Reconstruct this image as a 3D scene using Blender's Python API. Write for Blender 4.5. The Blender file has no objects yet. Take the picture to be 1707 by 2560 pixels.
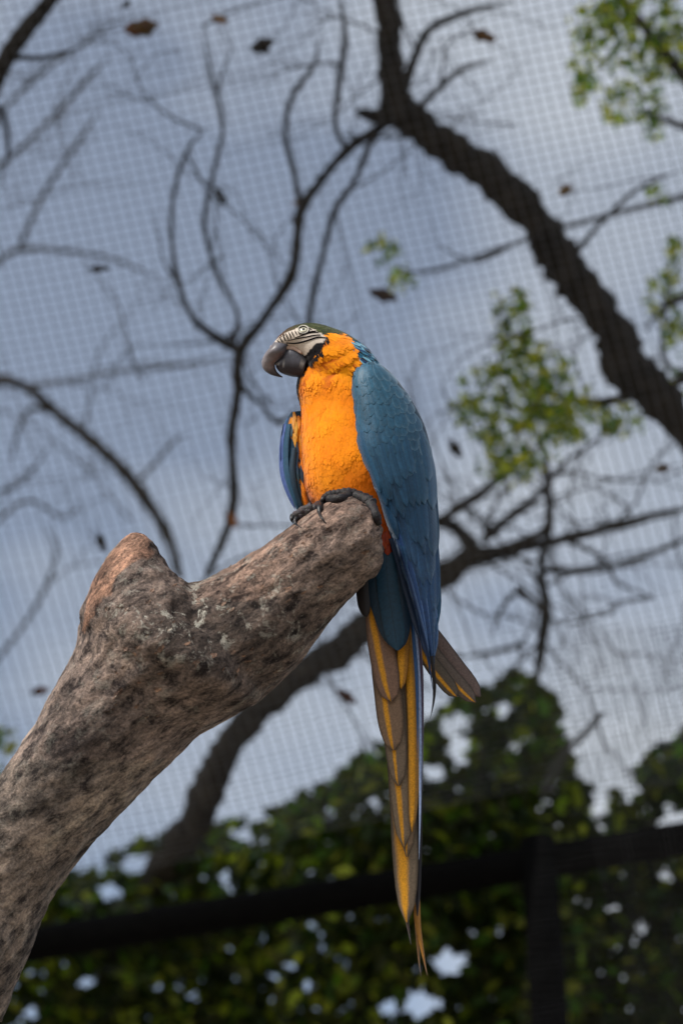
import bpy, math, random
import numpy as np
from mathutils import Vector, Matrix, noise
from mathutils.bvhtree import BVHTree

random.seed(7)
rng = np.random.default_rng(7)
S = bpy.context.scene
C = S.collection
R = math.radians

# ------------------------------------------------------------------ camera
PITCH = R(38.0)
LENS = 70.0
PW, PH = 1707.0, 2560.0
F = LENS / 36.0 * PH
CAM = Vector((0, 0, 1.6))
FW = Vector((0, math.cos(PITCH), math.sin(PITCH)))
UP = Vector((0, -math.sin(PITCH), math.cos(PITCH)))
RT = Vector((1, 0, 0))
cd = bpy.data.cameras.new('camera')
cam = bpy.data.objects.new('camera', cd)
C.objects.link(cam)
cam.location = CAM
cam.rotation_euler = (math.pi / 2 + PITCH, 0, 0)
cd.sensor_fit = 'VERTICAL'
cd.sensor_height = 36.0
cd.sensor_width = 24.0
cd.lens = LENS
cd.clip_start = 0.05
cd.clip_end = 5000
cd.dof.use_dof = True
cd.dof.focus_distance = 2.17
cd.dof.aperture_fstop = 4.4
S.camera = cam

# ------------------------------------------------------------------ world, sun, exposure
SUN_DIR = Vector((-0.56, -0.62, 0.66)).normalized()      # towards the sun
w = bpy.data.worlds.new('World')
S.world = w
w.use_nodes = True
nt = w.node_tree
nt.nodes.clear()
def N(t, kind, **kw):
    n = t.nodes.new(kind)
    for k, v in kw.items():
        setattr(n, k, v)
    return n
out = N(nt, 'ShaderNodeOutputWorld')
bg = N(nt, 'ShaderNodeBackground')
bg.inputs['Strength'].default_value = 0.15
sky = N(nt, 'ShaderNodeTexSky', sky_type='NISHITA', sun_disc=False)
sky.sun_elevation = math.asin(SUN_DIR.z)
sky.sun_rotation = math.atan2(SUN_DIR.x, SUN_DIR.y)
sky.air_density = 1.0
sky.dust_density = 2.0
tc = N(nt, 'ShaderNodeTexCoord')
mp = N(nt, 'ShaderNodeMapping')
mp.inputs['Scale'].default_value = (1.6, 1.6, 3.0)
mp.inputs['Location'].default_value = (0.35, 0.2, 0.55)
nz = N(nt, 'ShaderNodeTexNoise')
nz.inputs['Scale'].default_value = 1.7
nz.inputs['Detail'].default_value = 3
nz.inputs['Roughness'].default_value = 0.5
rp = N(nt, 'ShaderNodeValToRGB')
rp.color_ramp.elements[0].position = 0.40
rp.color_ramp.elements[0].color = (0.22, 0.22, 0.22, 1)
rp.color_ramp.elements[1].position = 0.62
rp.color_ramp.elements[1].color = (0.8, 0.8, 0.8, 1)
mx = N(nt, 'ShaderNodeMix', data_type='RGBA')
mx.inputs['B'].default_value = (5.3, 5.55, 5.8, 1)
nt.links.new(tc.outputs['Generated'], mp.inputs['Vector'])
nt.links.new(mp.outputs['Vector'], nz.inputs['Vector'])
nt.links.new(nz.outputs['Fac'], rp.inputs['Fac'])
nt.links.new(rp.outputs['Color'], mx.inputs['Factor'])
nt.links.new(sky.outputs['Color'], mx.inputs['A'])
nt.links.new(mx.outputs['Result'], bg.inputs['Color'])
nt.links.new(bg.outputs['Background'], out.inputs['Surface'])

sl = bpy.data.lights.new('sun', 'SUN')
sl.energy = 3.8
sl.angle = R(6)
sl.color = (1.0, 0.95, 0.87)
so = bpy.data.objects.new('sun', sl)
C.objects.link(so)
so.rotation_euler = SUN_DIR.to_track_quat('Z', 'Y').to_euler()
so.location = (-4, -3, 8)

S.view_settings.view_transform = 'Standard'
S.view_settings.look = 'None'
S.view_settings.exposure = 0.0
S.view_settings.gamma = 1.0

# ------------------------------------------------------------------ helpers
def P(x, y, d):
    """point seen at photo position (x, y), at distance d along the view axis"""
    return CAM + FW * d + RT * ((x - PW / 2) / F * d) + UP * ((PH / 2 - y) / F * d)
def proj(v):
    r = v - CAM
    d = r.dot(FW)
    return (PW / 2 + r.dot(RT) / d * F, PH / 2 - r.dot(UP) / d * F, d)
K = 1568.0 / 1707.0
def D(x, y, d):
    return P(x / K, y / K, d)

def link(name, me, mat=None, parent=None, smooth=True):
    o = bpy.data.objects.new(name, me)
    C.objects.link(o)
    if mat and not me.materials:
        me.materials.append(mat)
    if parent:
        o.parent = parent
        o.matrix_parent_inverse = parent.matrix_world.inverted()
    if smooth and len(me.polygons):
        me.polygons.foreach_set('use_smooth', [True] * len(me.polygons))
    return o
def tag(o, label=None, cat=None, group=None, kind=None):
    if label: o['label'] = label
    if cat: o['category'] = cat
    if group: o['group'] = group
    if kind: o['kind'] = kind
    return o
def empty(name, loc):
    o = bpy.data.objects.new(name, None)
    o.empty_display_size = 0.05
    C.objects.link(o)
    o.location = loc
    o.matrix_world = Matrix.Translation(loc)
    return o
def mesh(name, vs, fs, cols=None, uvs=None):
    me = bpy.data.meshes.new(name)
    me.from_pydata([tuple(v) for v in vs], [], fs)
    if cols is not None:
        a = me.attributes.new('Col', 'FLOAT_COLOR', 'POINT')
        arr = np.ones((len(vs), 4), dtype=np.float32)
        ca_ = np.array(cols, dtype=np.float32)
        arr[:, :ca_.shape[1]] = ca_
        a.data.foreach_set('color', arr.ravel())
    if uvs is not None:
        ul = me.uv_layers.new(name='UVMap')
        li = np.zeros(len(me.loops), dtype=np.int32)
        me.loops.foreach_get('vertex_index', li)
        ul.data.foreach_set('uv', np.array(uvs, dtype=np.float32)[li].ravel())
    me.update()
    return me
def srgb(r, g, b):
    f = lambda c: ((c / 255 + 0.055) / 1.055) ** 2.4 if c > 10 else c / 255 / 12.92
    return (f(r), f(g), f(b))

def catmull(pts, per):
    """resample a list of equal-length float tuples"""
    A = np.array(pts, dtype=float)
    n = len(A)
    res = []
    for i in range(n - 1):
        p0 = A[max(i - 1, 0)]; p1 = A[i]; p2 = A[i + 1]; p3 = A[min(i + 2, n - 1)]
        for k in range(per):
            t = k / per
            res.append(0.5 * (2 * p1 + (p2 - p0) * t + (2 * p0 - 5 * p1 + 4 * p2 - p3) * t * t + (3 * p1 - p0 - 3 * p2 + p3) * t ** 3))
    res.append(A[-1])
    return np.array(res)

def loft(stations, per=5, n=24, vs=None, fs=None, e=1.0):
    """stations: (xl, yl, dl, xr, yr, dr, half_depth) closed rings, capped"""
    vs = [] if vs is None else vs
    fs = [] if fs is None else fs
    st = catmull(stations, per)
    base = len(vs)
    for s in st:
        L = P(s[0], s[1], s[2]); Rr = P(s[3], s[4], s[5])
        c = (L + Rr) / 2; h = (Rr - L) / 2
        ax = h.normalized()
        dep = FW - ax * FW.dot(ax)
        dep.normalize()
        for k in range(n):
            a = 2 * math.pi * k / n
            ca, sa = math.cos(a), math.sin(a)
            ca = math.copysign(abs(ca) ** e, ca); sa = math.copysign(abs(sa) ** e, sa)
            vs.append(c + h * ca + dep * (sa * max(s[6], 1e-4)))
    m = len(st)
    for i in range(m - 1):
        for k in range(n):
            a = base + i * n + k; b = base + i * n + (k + 1) % n
            fs.append((a, b, b + n, a + n))
    for i, flip in ((0, True), (m - 1, False)):
        c = Vector((0, 0, 0))
        for k in range(n): c += vs[base + i * n + k]
        vs.append(c / n); ci = len(vs) - 1
        for k in range(n):
            a = base + i * n + k; b = base + i * n + (k + 1) % n
            fs.append((b, a, ci) if flip else (a, b, ci))
    return vs, fs

def tube(vs, fs, pts, n=8, per=4, rough=0.0, seed=0.0, ring=None):
    """pts: list of (Vector, radius)"""
    A = catmull([(p.x, p.y, p.z, r) for p, r in pts], per)
    base = len(vs)
    m = len(A)
    prev = None
    for i in range(m):
        p = Vector(A[i][:3])
        t = Vector(A[min(i + 1, m - 1)][:3]) - Vector(A[max(i - 1, 0)][:3])
        if t.length < 1e-9: t = Vector((0, 0, 1))
        t.normalize()
        if prev is None:
            a = Vector((0, 0, 1)) if abs(t.z) < 0.9 else Vector((1, 0, 0))
            u = t.cross(a).normalized()
        else:
            u = prev - t * prev.dot(t)
            u.normalize()
        prev = u
        v = t.cross(u)
        r = A[i][3]
        if ring: r *= ring(i / (m - 1))
        for k in range(n):
            an = 2 * math.pi * k / n
            dirv = u * math.cos(an) + v * math.sin(an)
            rr = r
            if rough:
                rr = r * (1 + rough * noise.noise((p + dirv * r) * (0.9 / max(r, 1e-4)) + Vector((seed, 0, 0))))
            vs.append(p + dirv * rr)
    for i in range(m - 1):
        for k in range(n):
            a = base + i * n + k; b = base + i * n + (k + 1) % n
            fs.append((a, b, b + n, a + n))
    fs.append(tuple(base + k for k in range(n))[::-1])
    fs.append(tuple(base + (m - 1) * n + k for k in range(n)))

def remesh(vs, fs, voxel, smooth=4):
    me = mesh('tmp', vs, fs)
    o = bpy.data.objects.new('tmp', me)
    C.objects.link(o)
    m = o.modifiers.new('r', 'REMESH'); m.mode = 'VOXEL'; m.voxel_size = voxel
    if smooth:
        s = o.modifiers.new('s', 'SMOOTH'); s.factor = 0.5; s.iterations = smooth
    dg = bpy.context.evaluated_depsgraph_get()
    res = bpy.data.meshes.new_from_object(o.evaluated_get(dg))
    bpy.data.objects.remove(o)
    bpy.data.meshes.remove(me)
    for a in list(res.attributes):
        if a.name.startswith('Col'): res.attributes.remove(a)
    return res
def set_cols(me, cols):
    a = me.attributes.get('Col') or me.attributes.new('Col', 'FLOAT_COLOR', 'POINT')
    arr = np.ones((len(me.vertices), 4), dtype=np.float32)
    arr[:, :3] = np.array(cols, dtype=np.float32)[:, :3]
    a.data.foreach_set('color', arr.ravel())
def inpoly(x, y, poly):
    c = False
    n = len(poly)
    j = n - 1
    for i in range(n):
        xi, yi = poly[i]; xj, yj = poly[j]
        if (yi > y) != (yj > y) and x < (xj - xi) * (y - yi) / (yj - yi) + xi:
            c = not c
        j = i
    return c

# ------------------------------------------------------------------ materials
def new_mat(name):
    m = bpy.data.materials.new(name)
    m.use_nodes = True
    t = m.node_tree
    return m, t, t.nodes['Principled BSDF']
def noise_node(t, scale, detail=4, rough=0.55, vec=None, dist=0.0):
    n = N(t, 'ShaderNodeTexNoise')
    n.inputs['Scale'].default_value = scale
    n.inputs['Detail'].default_value = detail
    n.inputs['Roughness'].default_value = rough
    n.inputs['Distortion'].default_value = dist
    if vec: t.links.new(vec, n.inputs['Vector'])
    return n
def ramp(t, fac, stops):
    r = N(t, 'ShaderNodeValToRGB')
    e = r.color_ramp.elements
    e[0].position, e[0].color = stops[0][0], (*stops[0][1], 1)
    e[1].position, e[1].color = stops[-1][0], (*stops[-1][1], 1)
    for p, c in stops[1:-1]:
        k = e.new(p); k.color = (*c, 1)
    t.links.new(fac, r.inputs['Fac'])
    return r
def mixc(t, fac, a, b, mode='MIX'):
    m = N(t, 'ShaderNodeMix', data_type='RGBA', blend_type=mode)
    for sock, v in (('Factor', fac), ('A', a), ('B', b)):
        if isinstance(v, (int, float)): m.inputs[sock].default_value = v
        elif isinstance(v, tuple): m.inputs[sock].default_value = (*v, 1)
        else: t.links.new(v, m.inputs[sock])
    return m.outputs['Result']
def bump(t, b, height, strength=0.4, dist=0.01, prev=None):
    n = N(t, 'ShaderNodeBump')
    n.inputs['Strength'].default_value = strength
    n.inputs['Distance'].default_value = dist
    t.links.new(height, n.inputs['Height'])
    if prev: t.links.new(prev, n.inputs['Normal'])
    t.links.new(n.outputs['Normal'], b.inputs['Normal'])
    return n.outputs['Normal']
def objco(t, scale=None):
    c = N(t, 'ShaderNodeTexCoord')
    if scale is None: return c.outputs['Object']
    m = N(t, 'ShaderNodeMapping')
    m.inputs['Scale'].default_value = scale
    t.links.new(c.outputs['Object'], m.inputs['Vector'])
    return m.outputs['Vector']
def mat_col(name, rough=0.65, spec=0.3, sheen=0.0, var=0.25, nscale=220, bstr=0.25, bdist=0.002):
    m, t, b = new_mat(name)
    a = N(t, 'ShaderNodeAttribute', attribute_name='Col')
    n = noise_node(t, nscale, 3, 0.6, objco(t))
    r = ramp(t, n.outputs['Fac'], [(0.25, (1 - var,) * 3), (0.75, (1 + var * 0.6,) * 3)])
    c = mixc(t, 1.0, a.outputs['Color'], r.outputs['Color'], 'MULTIPLY')
    t.links.new(c, b.inputs['Base Color'])
    b.inputs['Roughness'].default_value = rough
    b.inputs['Specular IOR Level'].default_value = spec
    b.inputs['Sheen Weight'].default_value = sheen
    bump(t, b, n.outputs['Fac'], bstr, bdist)
    return m
M = {}
M['plumage'] = mat_col('plumage', 0.8, 0.12, 0.2, 0.14, 420, 0.12, 0.001)
M['skin'] = mat_col('body_skin', 0.7, 0.2, 0.0, 0.2, 300, 0.3, 0.001)
M['beak'] = mat_col('beak_horn', 0.42, 0.45, 0.0, 0.35, 150, 0.25, 0.001)
M['toe'] = mat_col('toe_scales', 0.6, 0.35, 0.0, 0.6, 330, 0.8, 0.002)
M['dark'] = mat_col('face_feather', 0.8, 0.1)
M['eye'] = mat_col('eye', 0.15, 0.5, 0, 0.05)
M['dead_leaf'] = mat_col('dead_leaf', 0.8, 0.2, 0, 0.5, 60, 0.5, 0.004)

def mat_feather():
    m, t, b = new_mat('wing_feather')
    a = N(t, 'ShaderNodeAttribute', attribute_name='Col')
    uv = N(t, 'ShaderNodeUVMap', uv_map='UVMap')
    sep = N(t, 'ShaderNodeSeparateXYZ')
    t.links.new(uv.outputs['UV'], sep.inputs['Vector'])
    ab = N(t, 'ShaderNodeMath', operation='SUBTRACT'); ab.inputs[1].default_value = 0.5
    t.links.new(sep.outputs['X'], ab.inputs[0])
    ab2 = N(t, 'ShaderNodeMath', operation='ABSOLUTE')
    t.links.new(ab.outputs[0], ab2.inputs[0])
    # barbs run obliquely from the shaft
    s1 = N(t, 'ShaderNodeMath', operation='MULTIPLY'); s1.inputs[1].default_value = 26.0
    t.links.new(ab2.outputs[0], s1.inputs[0])
    s2 = N(t, 'ShaderNodeMath', operation='MULTIPLY'); s2.inputs[1].default_value = 150.0
    t.links.new(sep.outputs['Y'], s2.inputs[0])
    s3 = N(t, 'ShaderNodeMath', operation='SUBTRACT')
    t.links.new(s2.outputs[0], s3.inputs[0]); t.links.new(s1.outputs[0], s3.inputs[1])
    s4 = N(t, 'ShaderNodeMath', operation='SINE')
    t.links.new(s3.outputs[0], s4.inputs[0])
    n = noise_node(t, 260, 3, 0.6, objco(t))
    r = ramp(t, n.outputs['Fac'], [(0.25, (0.72,) * 3), (0.75, (1.2,) * 3)])
    c = mixc(t, 1.0, a.outputs['Color'], r.outputs['Color'], 'MULTIPLY')
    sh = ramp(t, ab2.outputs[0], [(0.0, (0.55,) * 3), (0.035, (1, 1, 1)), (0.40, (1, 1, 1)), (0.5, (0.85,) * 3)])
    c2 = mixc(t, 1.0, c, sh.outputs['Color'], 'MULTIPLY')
    t.links.new(c2, b.inputs['Base Color'])
    b.inputs['Roughness'].default_value = 0.5
    b.inputs['Specular IOR Level'].default_value = 0.35
    b.inputs['Sheen Weight'].default_value = 0.35
    b.inputs['Sheen Roughness'].default_value = 0.35
    b.inputs['Sheen Tint'].default_value = (.75, .88, 1, 1)
    p = bump(t, b, s4.outputs[0], 0.12, 0.0006)
    bump(t, b, n.outputs['Fac'], 0.2, 0.001, p)
    return m
M['feather'] = mat_feather()

def mat_tail():
    m, t, b = new_mat('tail_feather')
    a = N(t, 'ShaderNodeAttribute', attribute_name='Col')
    uv = N(t, 'ShaderNodeUVMap', uv_map='UVMap')
    sep = N(t, 'ShaderNodeSeparateXYZ')
    t.links.new(uv.outputs['UV'], sep.inputs['Vector'])
    nw = noise_node(t, 30, 2, 0.5, objco(t))
    def mth(op, a_, b_=None, c_=None):
        q = N(t, 'ShaderNodeMath', operation=op)
        for k_, v_ in enumerate((a_, b_, c_)):
            if v_ is None: continue
            if isinstance(v_, (int, float)): q.inputs[k_].default_value = v_
            else: t.links.new(v_, q.inputs[k_])
        return q.outputs[0]
    cen = mth('MULTIPLY_ADD', sep.outputs['Y'], 0.16, 0.26)
    off = mth('SUBTRACT', sep.outputs['X'], cen)
    off = mth('ADD', off, mth('MULTIPLY_ADD', nw.outputs['Fac'], 0.12, -0.06))
    wid = mth('MULTIPLY', a.outputs['Alpha'], mth('MULTIPLY_ADD', sep.outputs['Y'], -0.06, 0.17))
    rat = mth('DIVIDE', mth('ABSOLUTE', off), wid)
    ye = ramp(t, rat, [(0.0, (1, 1, 1)), (0.45, (.9, .9, .9)), (1.0, (0, 0, 0))])
    n = noise_node(t, 500, 3, 0.7, objco(t))
    r = ramp(t, n.outputs['Fac'], [(0.25, (0.6,) * 3), (0.75, (1.3,) * 3)])
    yc = mixc(t, ye.outputs['Color'], a.outputs['Color'], srgb(214, 150, 30))
    c = mixc(t, 1.0, yc, r.outputs['Color'], 'MULTIPLY')
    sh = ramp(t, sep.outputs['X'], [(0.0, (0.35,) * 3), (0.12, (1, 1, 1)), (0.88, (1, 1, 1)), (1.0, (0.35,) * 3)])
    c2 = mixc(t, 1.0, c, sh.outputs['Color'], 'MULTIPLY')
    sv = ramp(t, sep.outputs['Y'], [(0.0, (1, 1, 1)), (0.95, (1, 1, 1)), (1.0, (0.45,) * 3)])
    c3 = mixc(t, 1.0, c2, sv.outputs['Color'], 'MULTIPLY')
    t.links.new(c3, b.inputs['Base Color'])
    b.inputs['Roughness'].default_value = 0.55
    b.inputs['Specular IOR Level'].default_value = 0.3
    bump(t, b, n.outputs['Fac'], 0.2, 0.001)
    return m
M['tail'] = mat_tail()

def mat_perch():
    m, t, b = new_mat('perch_bark')
    a = N(t, 'ShaderNodeAttribute', attribute_name='Col')
    co = objco(t)
    ax = N(t, 'ShaderNodeMapping')          # grain runs along the limb
    ax.inputs['Rotation'].default_value = (0, R(40), 0)
    t.links.new(co, ax.inputs['Vector'])
    st = N(t, 'ShaderNodeMapping'); st.inputs['Scale'].default_value = (0.45, 1, 1.0)
    t.links.new(ax.outputs['Vector'], st.inputs['Vector'])
    n1 = noise_node(t, 15, 9, 0.72, st.outputs['Vector'], 0.35)
    n2 = noise_node(t, 80, 7, 0.75, st.outputs['Vector'], 0.3)
    n3 = noise_node(t, 42, 6, 0.75, co, 0.5)
    n4 = noise_node(t, 330, 4, 0.7, co)
    base = ramp(t, n1.outputs['Fac'], [(0.32, (0.045, 0.038, 0.038)), (0.45, (0.15, 0.125, 0.115)), (0.55, (0.24, 0.198, 0.18)), (0.68, (0.34, 0.285, 0.25))])
    c = mixc(t, 1.0, base.outputs['Color'], a.outputs['Color'], 'MULTIPLY')
    r2 = ramp(t, n2.outputs['Fac'], [(0.39, (0.2, .19, .21)), (0.475, (0.85, .84, .84)), (0.60, (1.7, 1.62, 1.54))])
    c = mixc(t, 1.0, c, r2.outputs['Color'], 'MULTIPLY')
    r3 = ramp(t, n3.outputs['Fac'], [(0.54, (0, 0, 0)), (0.60, (0.9,) * 3)])      # lichen patches
    al = N(t, 'ShaderNodeMath', operation='MULTIPLY')
    t.links.new(r3.outputs['Color'], al.inputs[0]); t.links.new(a.outputs['Alpha'], al.inputs[1])
    c = mixc(t, al.outputs[0], c, (0.50, 0.48, 0.42))
    r4 = ramp(t, n4.outputs['Fac'], [(0.32, (0.5,) * 3), (0.68, (1.4,) * 3)])
    c = mixc(t, 1.0, c, r4.outputs['Color'], 'MULTIPLY')
    t.links.new(c, b.inputs['Base Color'])
    b.inputs['Roughness'].default_value = 0.85
    b.inputs['Specular IOR Level'].default_value = 0.2
    p = bump(t, b, n1.outputs['Fac'], 0.35, 0.012)
    p = bump(t, b, n2.outputs['Fac'], 0.75, 0.008, p)
    bump(t, b, n4.outputs['Fac'], 0.7, 0.003, p)
    return m
M['perch'] = mat_perch()

def mat_bark(name, c0, c1, sc=14):
    m, t, b = new_mat(name)
    n = noise_node(t, sc, 6, 0.65, objco(t), 0.5)
    r = ramp(t, n.outputs['Fac'], [(0.35, c0), (0.68, c1)])
    t.links.new(r.outputs['Color'], b.inputs['Base Color'])
    b.inputs['Roughness'].default_value = 0.9
    b.inputs['Specular IOR Level'].default_value = 0.15
    bump(t, b, n.outputs['Fac'], 0.7, 0.03)
    return m
M['bark'] = mat_bark('dark_bark', (0.013, 0.012, 0.011), (0.042, 0.037, 0.033))
M['bark2'] = mat_bark('grey_bark', (0.02, 0.018, 0.016), (0.065, 0.058, 0.05))
M['iron'] = mat_bark('painted_pipe', (0.004, 0.004, 0.0045), (0.007, 0.007, 0.007), 40)

M['iron'].node_tree.nodes['Principled BSDF'].inputs['Specular IOR Level'].default_value = 0.03
def mat_leaf():
    m, t, b = new_mat('leaf')
    a = N(t, 'ShaderNodeAttribute', attribute_name='Col')
    oi = N(t, 'ShaderNodeObjectInfo')
    n = noise_node(t, 30, 2, 0.5, objco(t))
    r = ramp(t, n.outputs['Fac'], [(0.3, (0.7,) * 3), (0.7, (1.25,) * 3)])
    c = mixc(t, 1.0, a.outputs['Color'], r.outputs['Color'], 'MULTIPLY')
    t.links.new(c, b.inputs['Base Color'])
    b.inputs['Roughness'].default_value = 0.5
    b.inputs['Specular IOR Level'].default_value = 0.35
    tr = N(t, 'ShaderNodeBsdfTranslucent')
    cc = mixc(t, 1.0, c, (1.5, 1.5, 0.6), 'MULTIPLY')
    t.links.new(cc, tr.inputs['Color'])
    ms = N(t, 'ShaderNodeMixShader'); ms.inputs['Fac'].default_value = 0.45
    t.links.new(b.outputs['BSDF'], ms.inputs[1]); t.links.new(tr.outputs['BSDF'], ms.inputs[2])
    t.links.new(ms.outputs['Shader'], t.nodes['Material Output'].inputs['Surface'])
    return m
M['leaf'] = mat_leaf()

def mat_plain(name, c, rough=0.6, metal=0.0, var=0.2, sc=20):
    m, t, b = new_mat(name)
    n = noise_node(t, sc, 5, 0.6, objco(t))
    r = ramp(t, n.outputs['Fac'], [(0.3, tuple(x * (1 - var) for x in c)), (0.7, tuple(x * (1 + var) for x in c))])
    t.links.new(r.outputs['Color'], b.inputs['Base Color'])
    b.inputs['Roughness'].default_value = rough
    b.inputs['Metallic'].default_value = metal
    return m
M['net'] = mat_plain('net_wire', (0.035, 0.035, 0.04), 0.5, 0.0, 0.1, 5)
M['net_dark'] = mat_plain('side_net_cord', (0.03, 0.03, 0.034), 0.6, 0.0, 0.2, 5)
M['ground'] = mat_plain('bare_earth', (0.26, 0.22, 0.17), 0.95, 0, 0.3, 1.5)

# ------------------------------------------------------------------ ground
g = link('ground', mesh('ground', [(-2000, -2000, 0), (2000, -2000, 0), (2000, 2000, 0), (-2000, 2000, 0)], [(0, 1, 2, 3)]), M['ground'])
g['kind'] = 'structure'
g['label'] = 'bare trodden earth under the aviary and trees'

# ------------------------------------------------------------------ perch: dead trunk with a sawn stub and a broken limb
def dz(y, base=2.2, lean=0.3):
    return base + (1280 - y) * 2.2 / F * lean
def edge_st(lst, d0, x_thin=True):
    res = []
    for xl, yl, xr, yr, dd in lst:
        d = d0 + dd
        half = math.hypot(xr - xl, yr - yl) / 2 * d / F
        if x_thin and xl < 150 and yl > 1700: half = .062 + .00007 * max(0, xl)
        res.append((xl, yl, d, xr, yr, d, half * 0.96))
    return res
pv, pf = [], []
loft(edge_st([(-80, 2040, 0, 2560, -.06), (0, 1940, 66, 2400, -.05), (60, 1858, 132, 2246, -.04), (110, 1770, 248, 2092, -.03), (156, 1680, 362, 1968, -.02),
              (186, 1625, 496, 1838, -.01), (202, 1555, 606, 1776, 0), (230, 1475, 660, 1735, 0), (290, 1440, 640, 1640, .0)], 2.14), 6, 36, pv, pf)
loft(edge_st([(300, 1640, 560, 1560, 0), (200, 1560, 500, 1500, 0), (222, 1480, 462, 1452, 0), (250, 1418, 418, 1412, .0), (293, 1360, 390, 1366, .005), (322, 1334, 374, 1346, .005), (334, 1328, 362, 1334, .005)], 2.12), 6, 32, pv, pf)
loft(edge_st([(320, 1620, 560, 1800, 0), (410, 1490, 648, 1748, 0), (476, 1458, 712, 1697, 0), (529, 1441, 763, 1646, 0), (612, 1393, 796, 1589, 0), (676, 1351, 852, 1519, 0),
              (733, 1309, 880, 1493, 0), (800, 1266, 912, 1458, 0), (862, 1244, 946, 1428, 0), (915, 1252, 955, 1395, 0), (936, 1272, 957, 1365, 0), (942, 1290, 955, 1345, 0)], 2.145), 6, 32, pv, pf)
e0 = P(-25, 2235, 2.09)
tube(pv, pf, [(P(96, 2052, 2.1), .050), (e0, 0.060), (e0 + Vector((-.10, -.01, -.16)), .070), (e0 + Vector((-.26, -.02, -.50)), .085), (e0 + Vector((-.42, -.03, -1.3)), .11), (Vector((e0.x - .55, e0.y - .04, -0.1)), .16)], 28, 8)
pm = remesh(pv, pf, 0.0045, 6)
ZC = lambda zx, zy: (zx * 0.6378, 1300 + zy * 0.6378)
cut_poly = [ZC(*q) for q in ((320, 440), (350, 250), (400, 180), (470, 80), (525, 40), (575, 55), (610, 130), (585, 150), (540, 165), (480, 190), (450, 240), (445, 290), (395, 320), (365, 380), (335, 440))]
nv = len(pm.vertices)
pcols = np.ones((nv, 4), dtype=np.float32)
nrm = [v.normal.copy() for v in pm.vertices]
newco = np.zeros((nv, 3))
GX = (RT * 0.75 + UP * 0.66)       # along the limb
GY = (UP * 0.75 - RT * 0.66)
for i, v in enumerate(pm.vertices):
    p = v.co.copy()
    x, y, d = proj(p)
    q = Vector((p.dot(GX) * 0.4, p.dot(GY), p.dot(FW)))
    a = noise.fractal(q * 22, 1.0, 2.0, 4)
    b2 = noise.fractal(q * 75, 0.9, 2.1, 4)
    ridge = 1 - abs(noise.noise(q * 38 + Vector((3, 1, 7))))
    endf = min(1.0, max(0.0, (x - 860) / 80)) if y < 1520 else 0.0
    disp = a * 0.0018 + b2 * 0.0022 + (ridge - .75) * 0.0022
    disp += endf * noise.fractal(p * 90, 1.0, 2.0, 3) * 0.004
    jx = 10 * noise.noise(p * 60); jy = 10 * noise.noise(p * 60 + Vector((5, 5, 5)))
    cutm = inpoly(x + jx, y + jy, cut_poly)
    if cutm:
        disp = disp * 0.35
    newco[i] = p + nrm[i] * disp
    col = Vector((1, 1, 1))
    dark = noise.fractal(q * 9 + Vector((2, 0, 9)), 1.0, 2.0, 3)
    if cutm:
        col = Vector((2.1, 1.5, 1.18)); pcols[i][3] = 0.05
    else:
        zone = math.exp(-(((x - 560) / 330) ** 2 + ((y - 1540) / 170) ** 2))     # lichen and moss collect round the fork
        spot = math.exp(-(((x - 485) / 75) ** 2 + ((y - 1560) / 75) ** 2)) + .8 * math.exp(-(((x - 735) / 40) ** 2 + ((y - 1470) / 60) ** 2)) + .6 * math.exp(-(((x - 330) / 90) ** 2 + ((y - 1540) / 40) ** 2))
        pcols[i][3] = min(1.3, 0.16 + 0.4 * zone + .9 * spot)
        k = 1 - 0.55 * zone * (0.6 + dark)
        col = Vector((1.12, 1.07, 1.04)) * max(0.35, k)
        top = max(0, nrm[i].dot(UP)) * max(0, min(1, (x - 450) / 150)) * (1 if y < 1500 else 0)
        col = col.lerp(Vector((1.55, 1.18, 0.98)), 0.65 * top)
        if y > 1900 and x < 420: col = Vector((0.98, 1.0, 0.94)).lerp(col, .3)
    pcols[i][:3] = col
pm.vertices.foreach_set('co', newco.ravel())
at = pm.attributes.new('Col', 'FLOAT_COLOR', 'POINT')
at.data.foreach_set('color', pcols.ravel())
pm.update()
perch_bvh = BVHTree.FromPolygons([v.co.copy() for v in pm.vertices], [tuple(p.vertices) for p in pm.polygons])
perch_root = empty('dead_tree', (e0.x - .55, e0.y - .04, 0))
tag(perch_root, 'thick dead brown trunk with a sawn stub and a broken limb carrying the macaw', 'dead tree')
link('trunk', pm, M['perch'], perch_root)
# loose flakes of bark standing off the limb
def surf(bvh, x, y, dg=2.15):
    o = CAM; dr = (P(x, y, 1.0) - CAM).normalized()
    h = bvh.ray_cast(o, dr)
    if h[0] is not None:
        return h[0], h[1]
    h = bvh.find_nearest(P(x, y, dg))
    return P(x, y, (h[0] - CAM).dot(FW)), h[1]
fv, ff, fc = [], [], []
for k in range(90):
    tt = random.random()
    x = 240 + 690 * random.random(); y = 1700 - (x - 240) * 0.42 + random.uniform(-170, 170)
    if not (perch_bvh.ray_cast(CAM, (P(x, y, 1) - CAM).normalized())[0]): continue
    p, n = surf(perch_bvh, x, y)
    if n.dot(FW) > 0: n = -n
    t1 = (GX + UP * random.uniform(-.4, .4)); t1 = (t1 - n * t1.dot(n)).normalized(); t2 = n.cross(t1)
    L = random.uniform(.002, .007); W_ = L * random.uniform(.25, .5)
    b0 = len(fv)
    for (a, b, h) in ((-1, -.8, -.0011), (-.9, .9, -.0011), (.1, 1.0, .001), (1, .3, random.uniform(.001, .003)), (.7, -.9, .0012)):
        fv.append(p + t1 * a * L + t2 * b * W_ + n * h)
        fc.append(random.choice([(1.7, 1.3, 1.05), (1.3, 1.1, 1.0), (.6, .55, .5)]))
    ff.append(tuple(range(b0, b0 + 5)))
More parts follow.
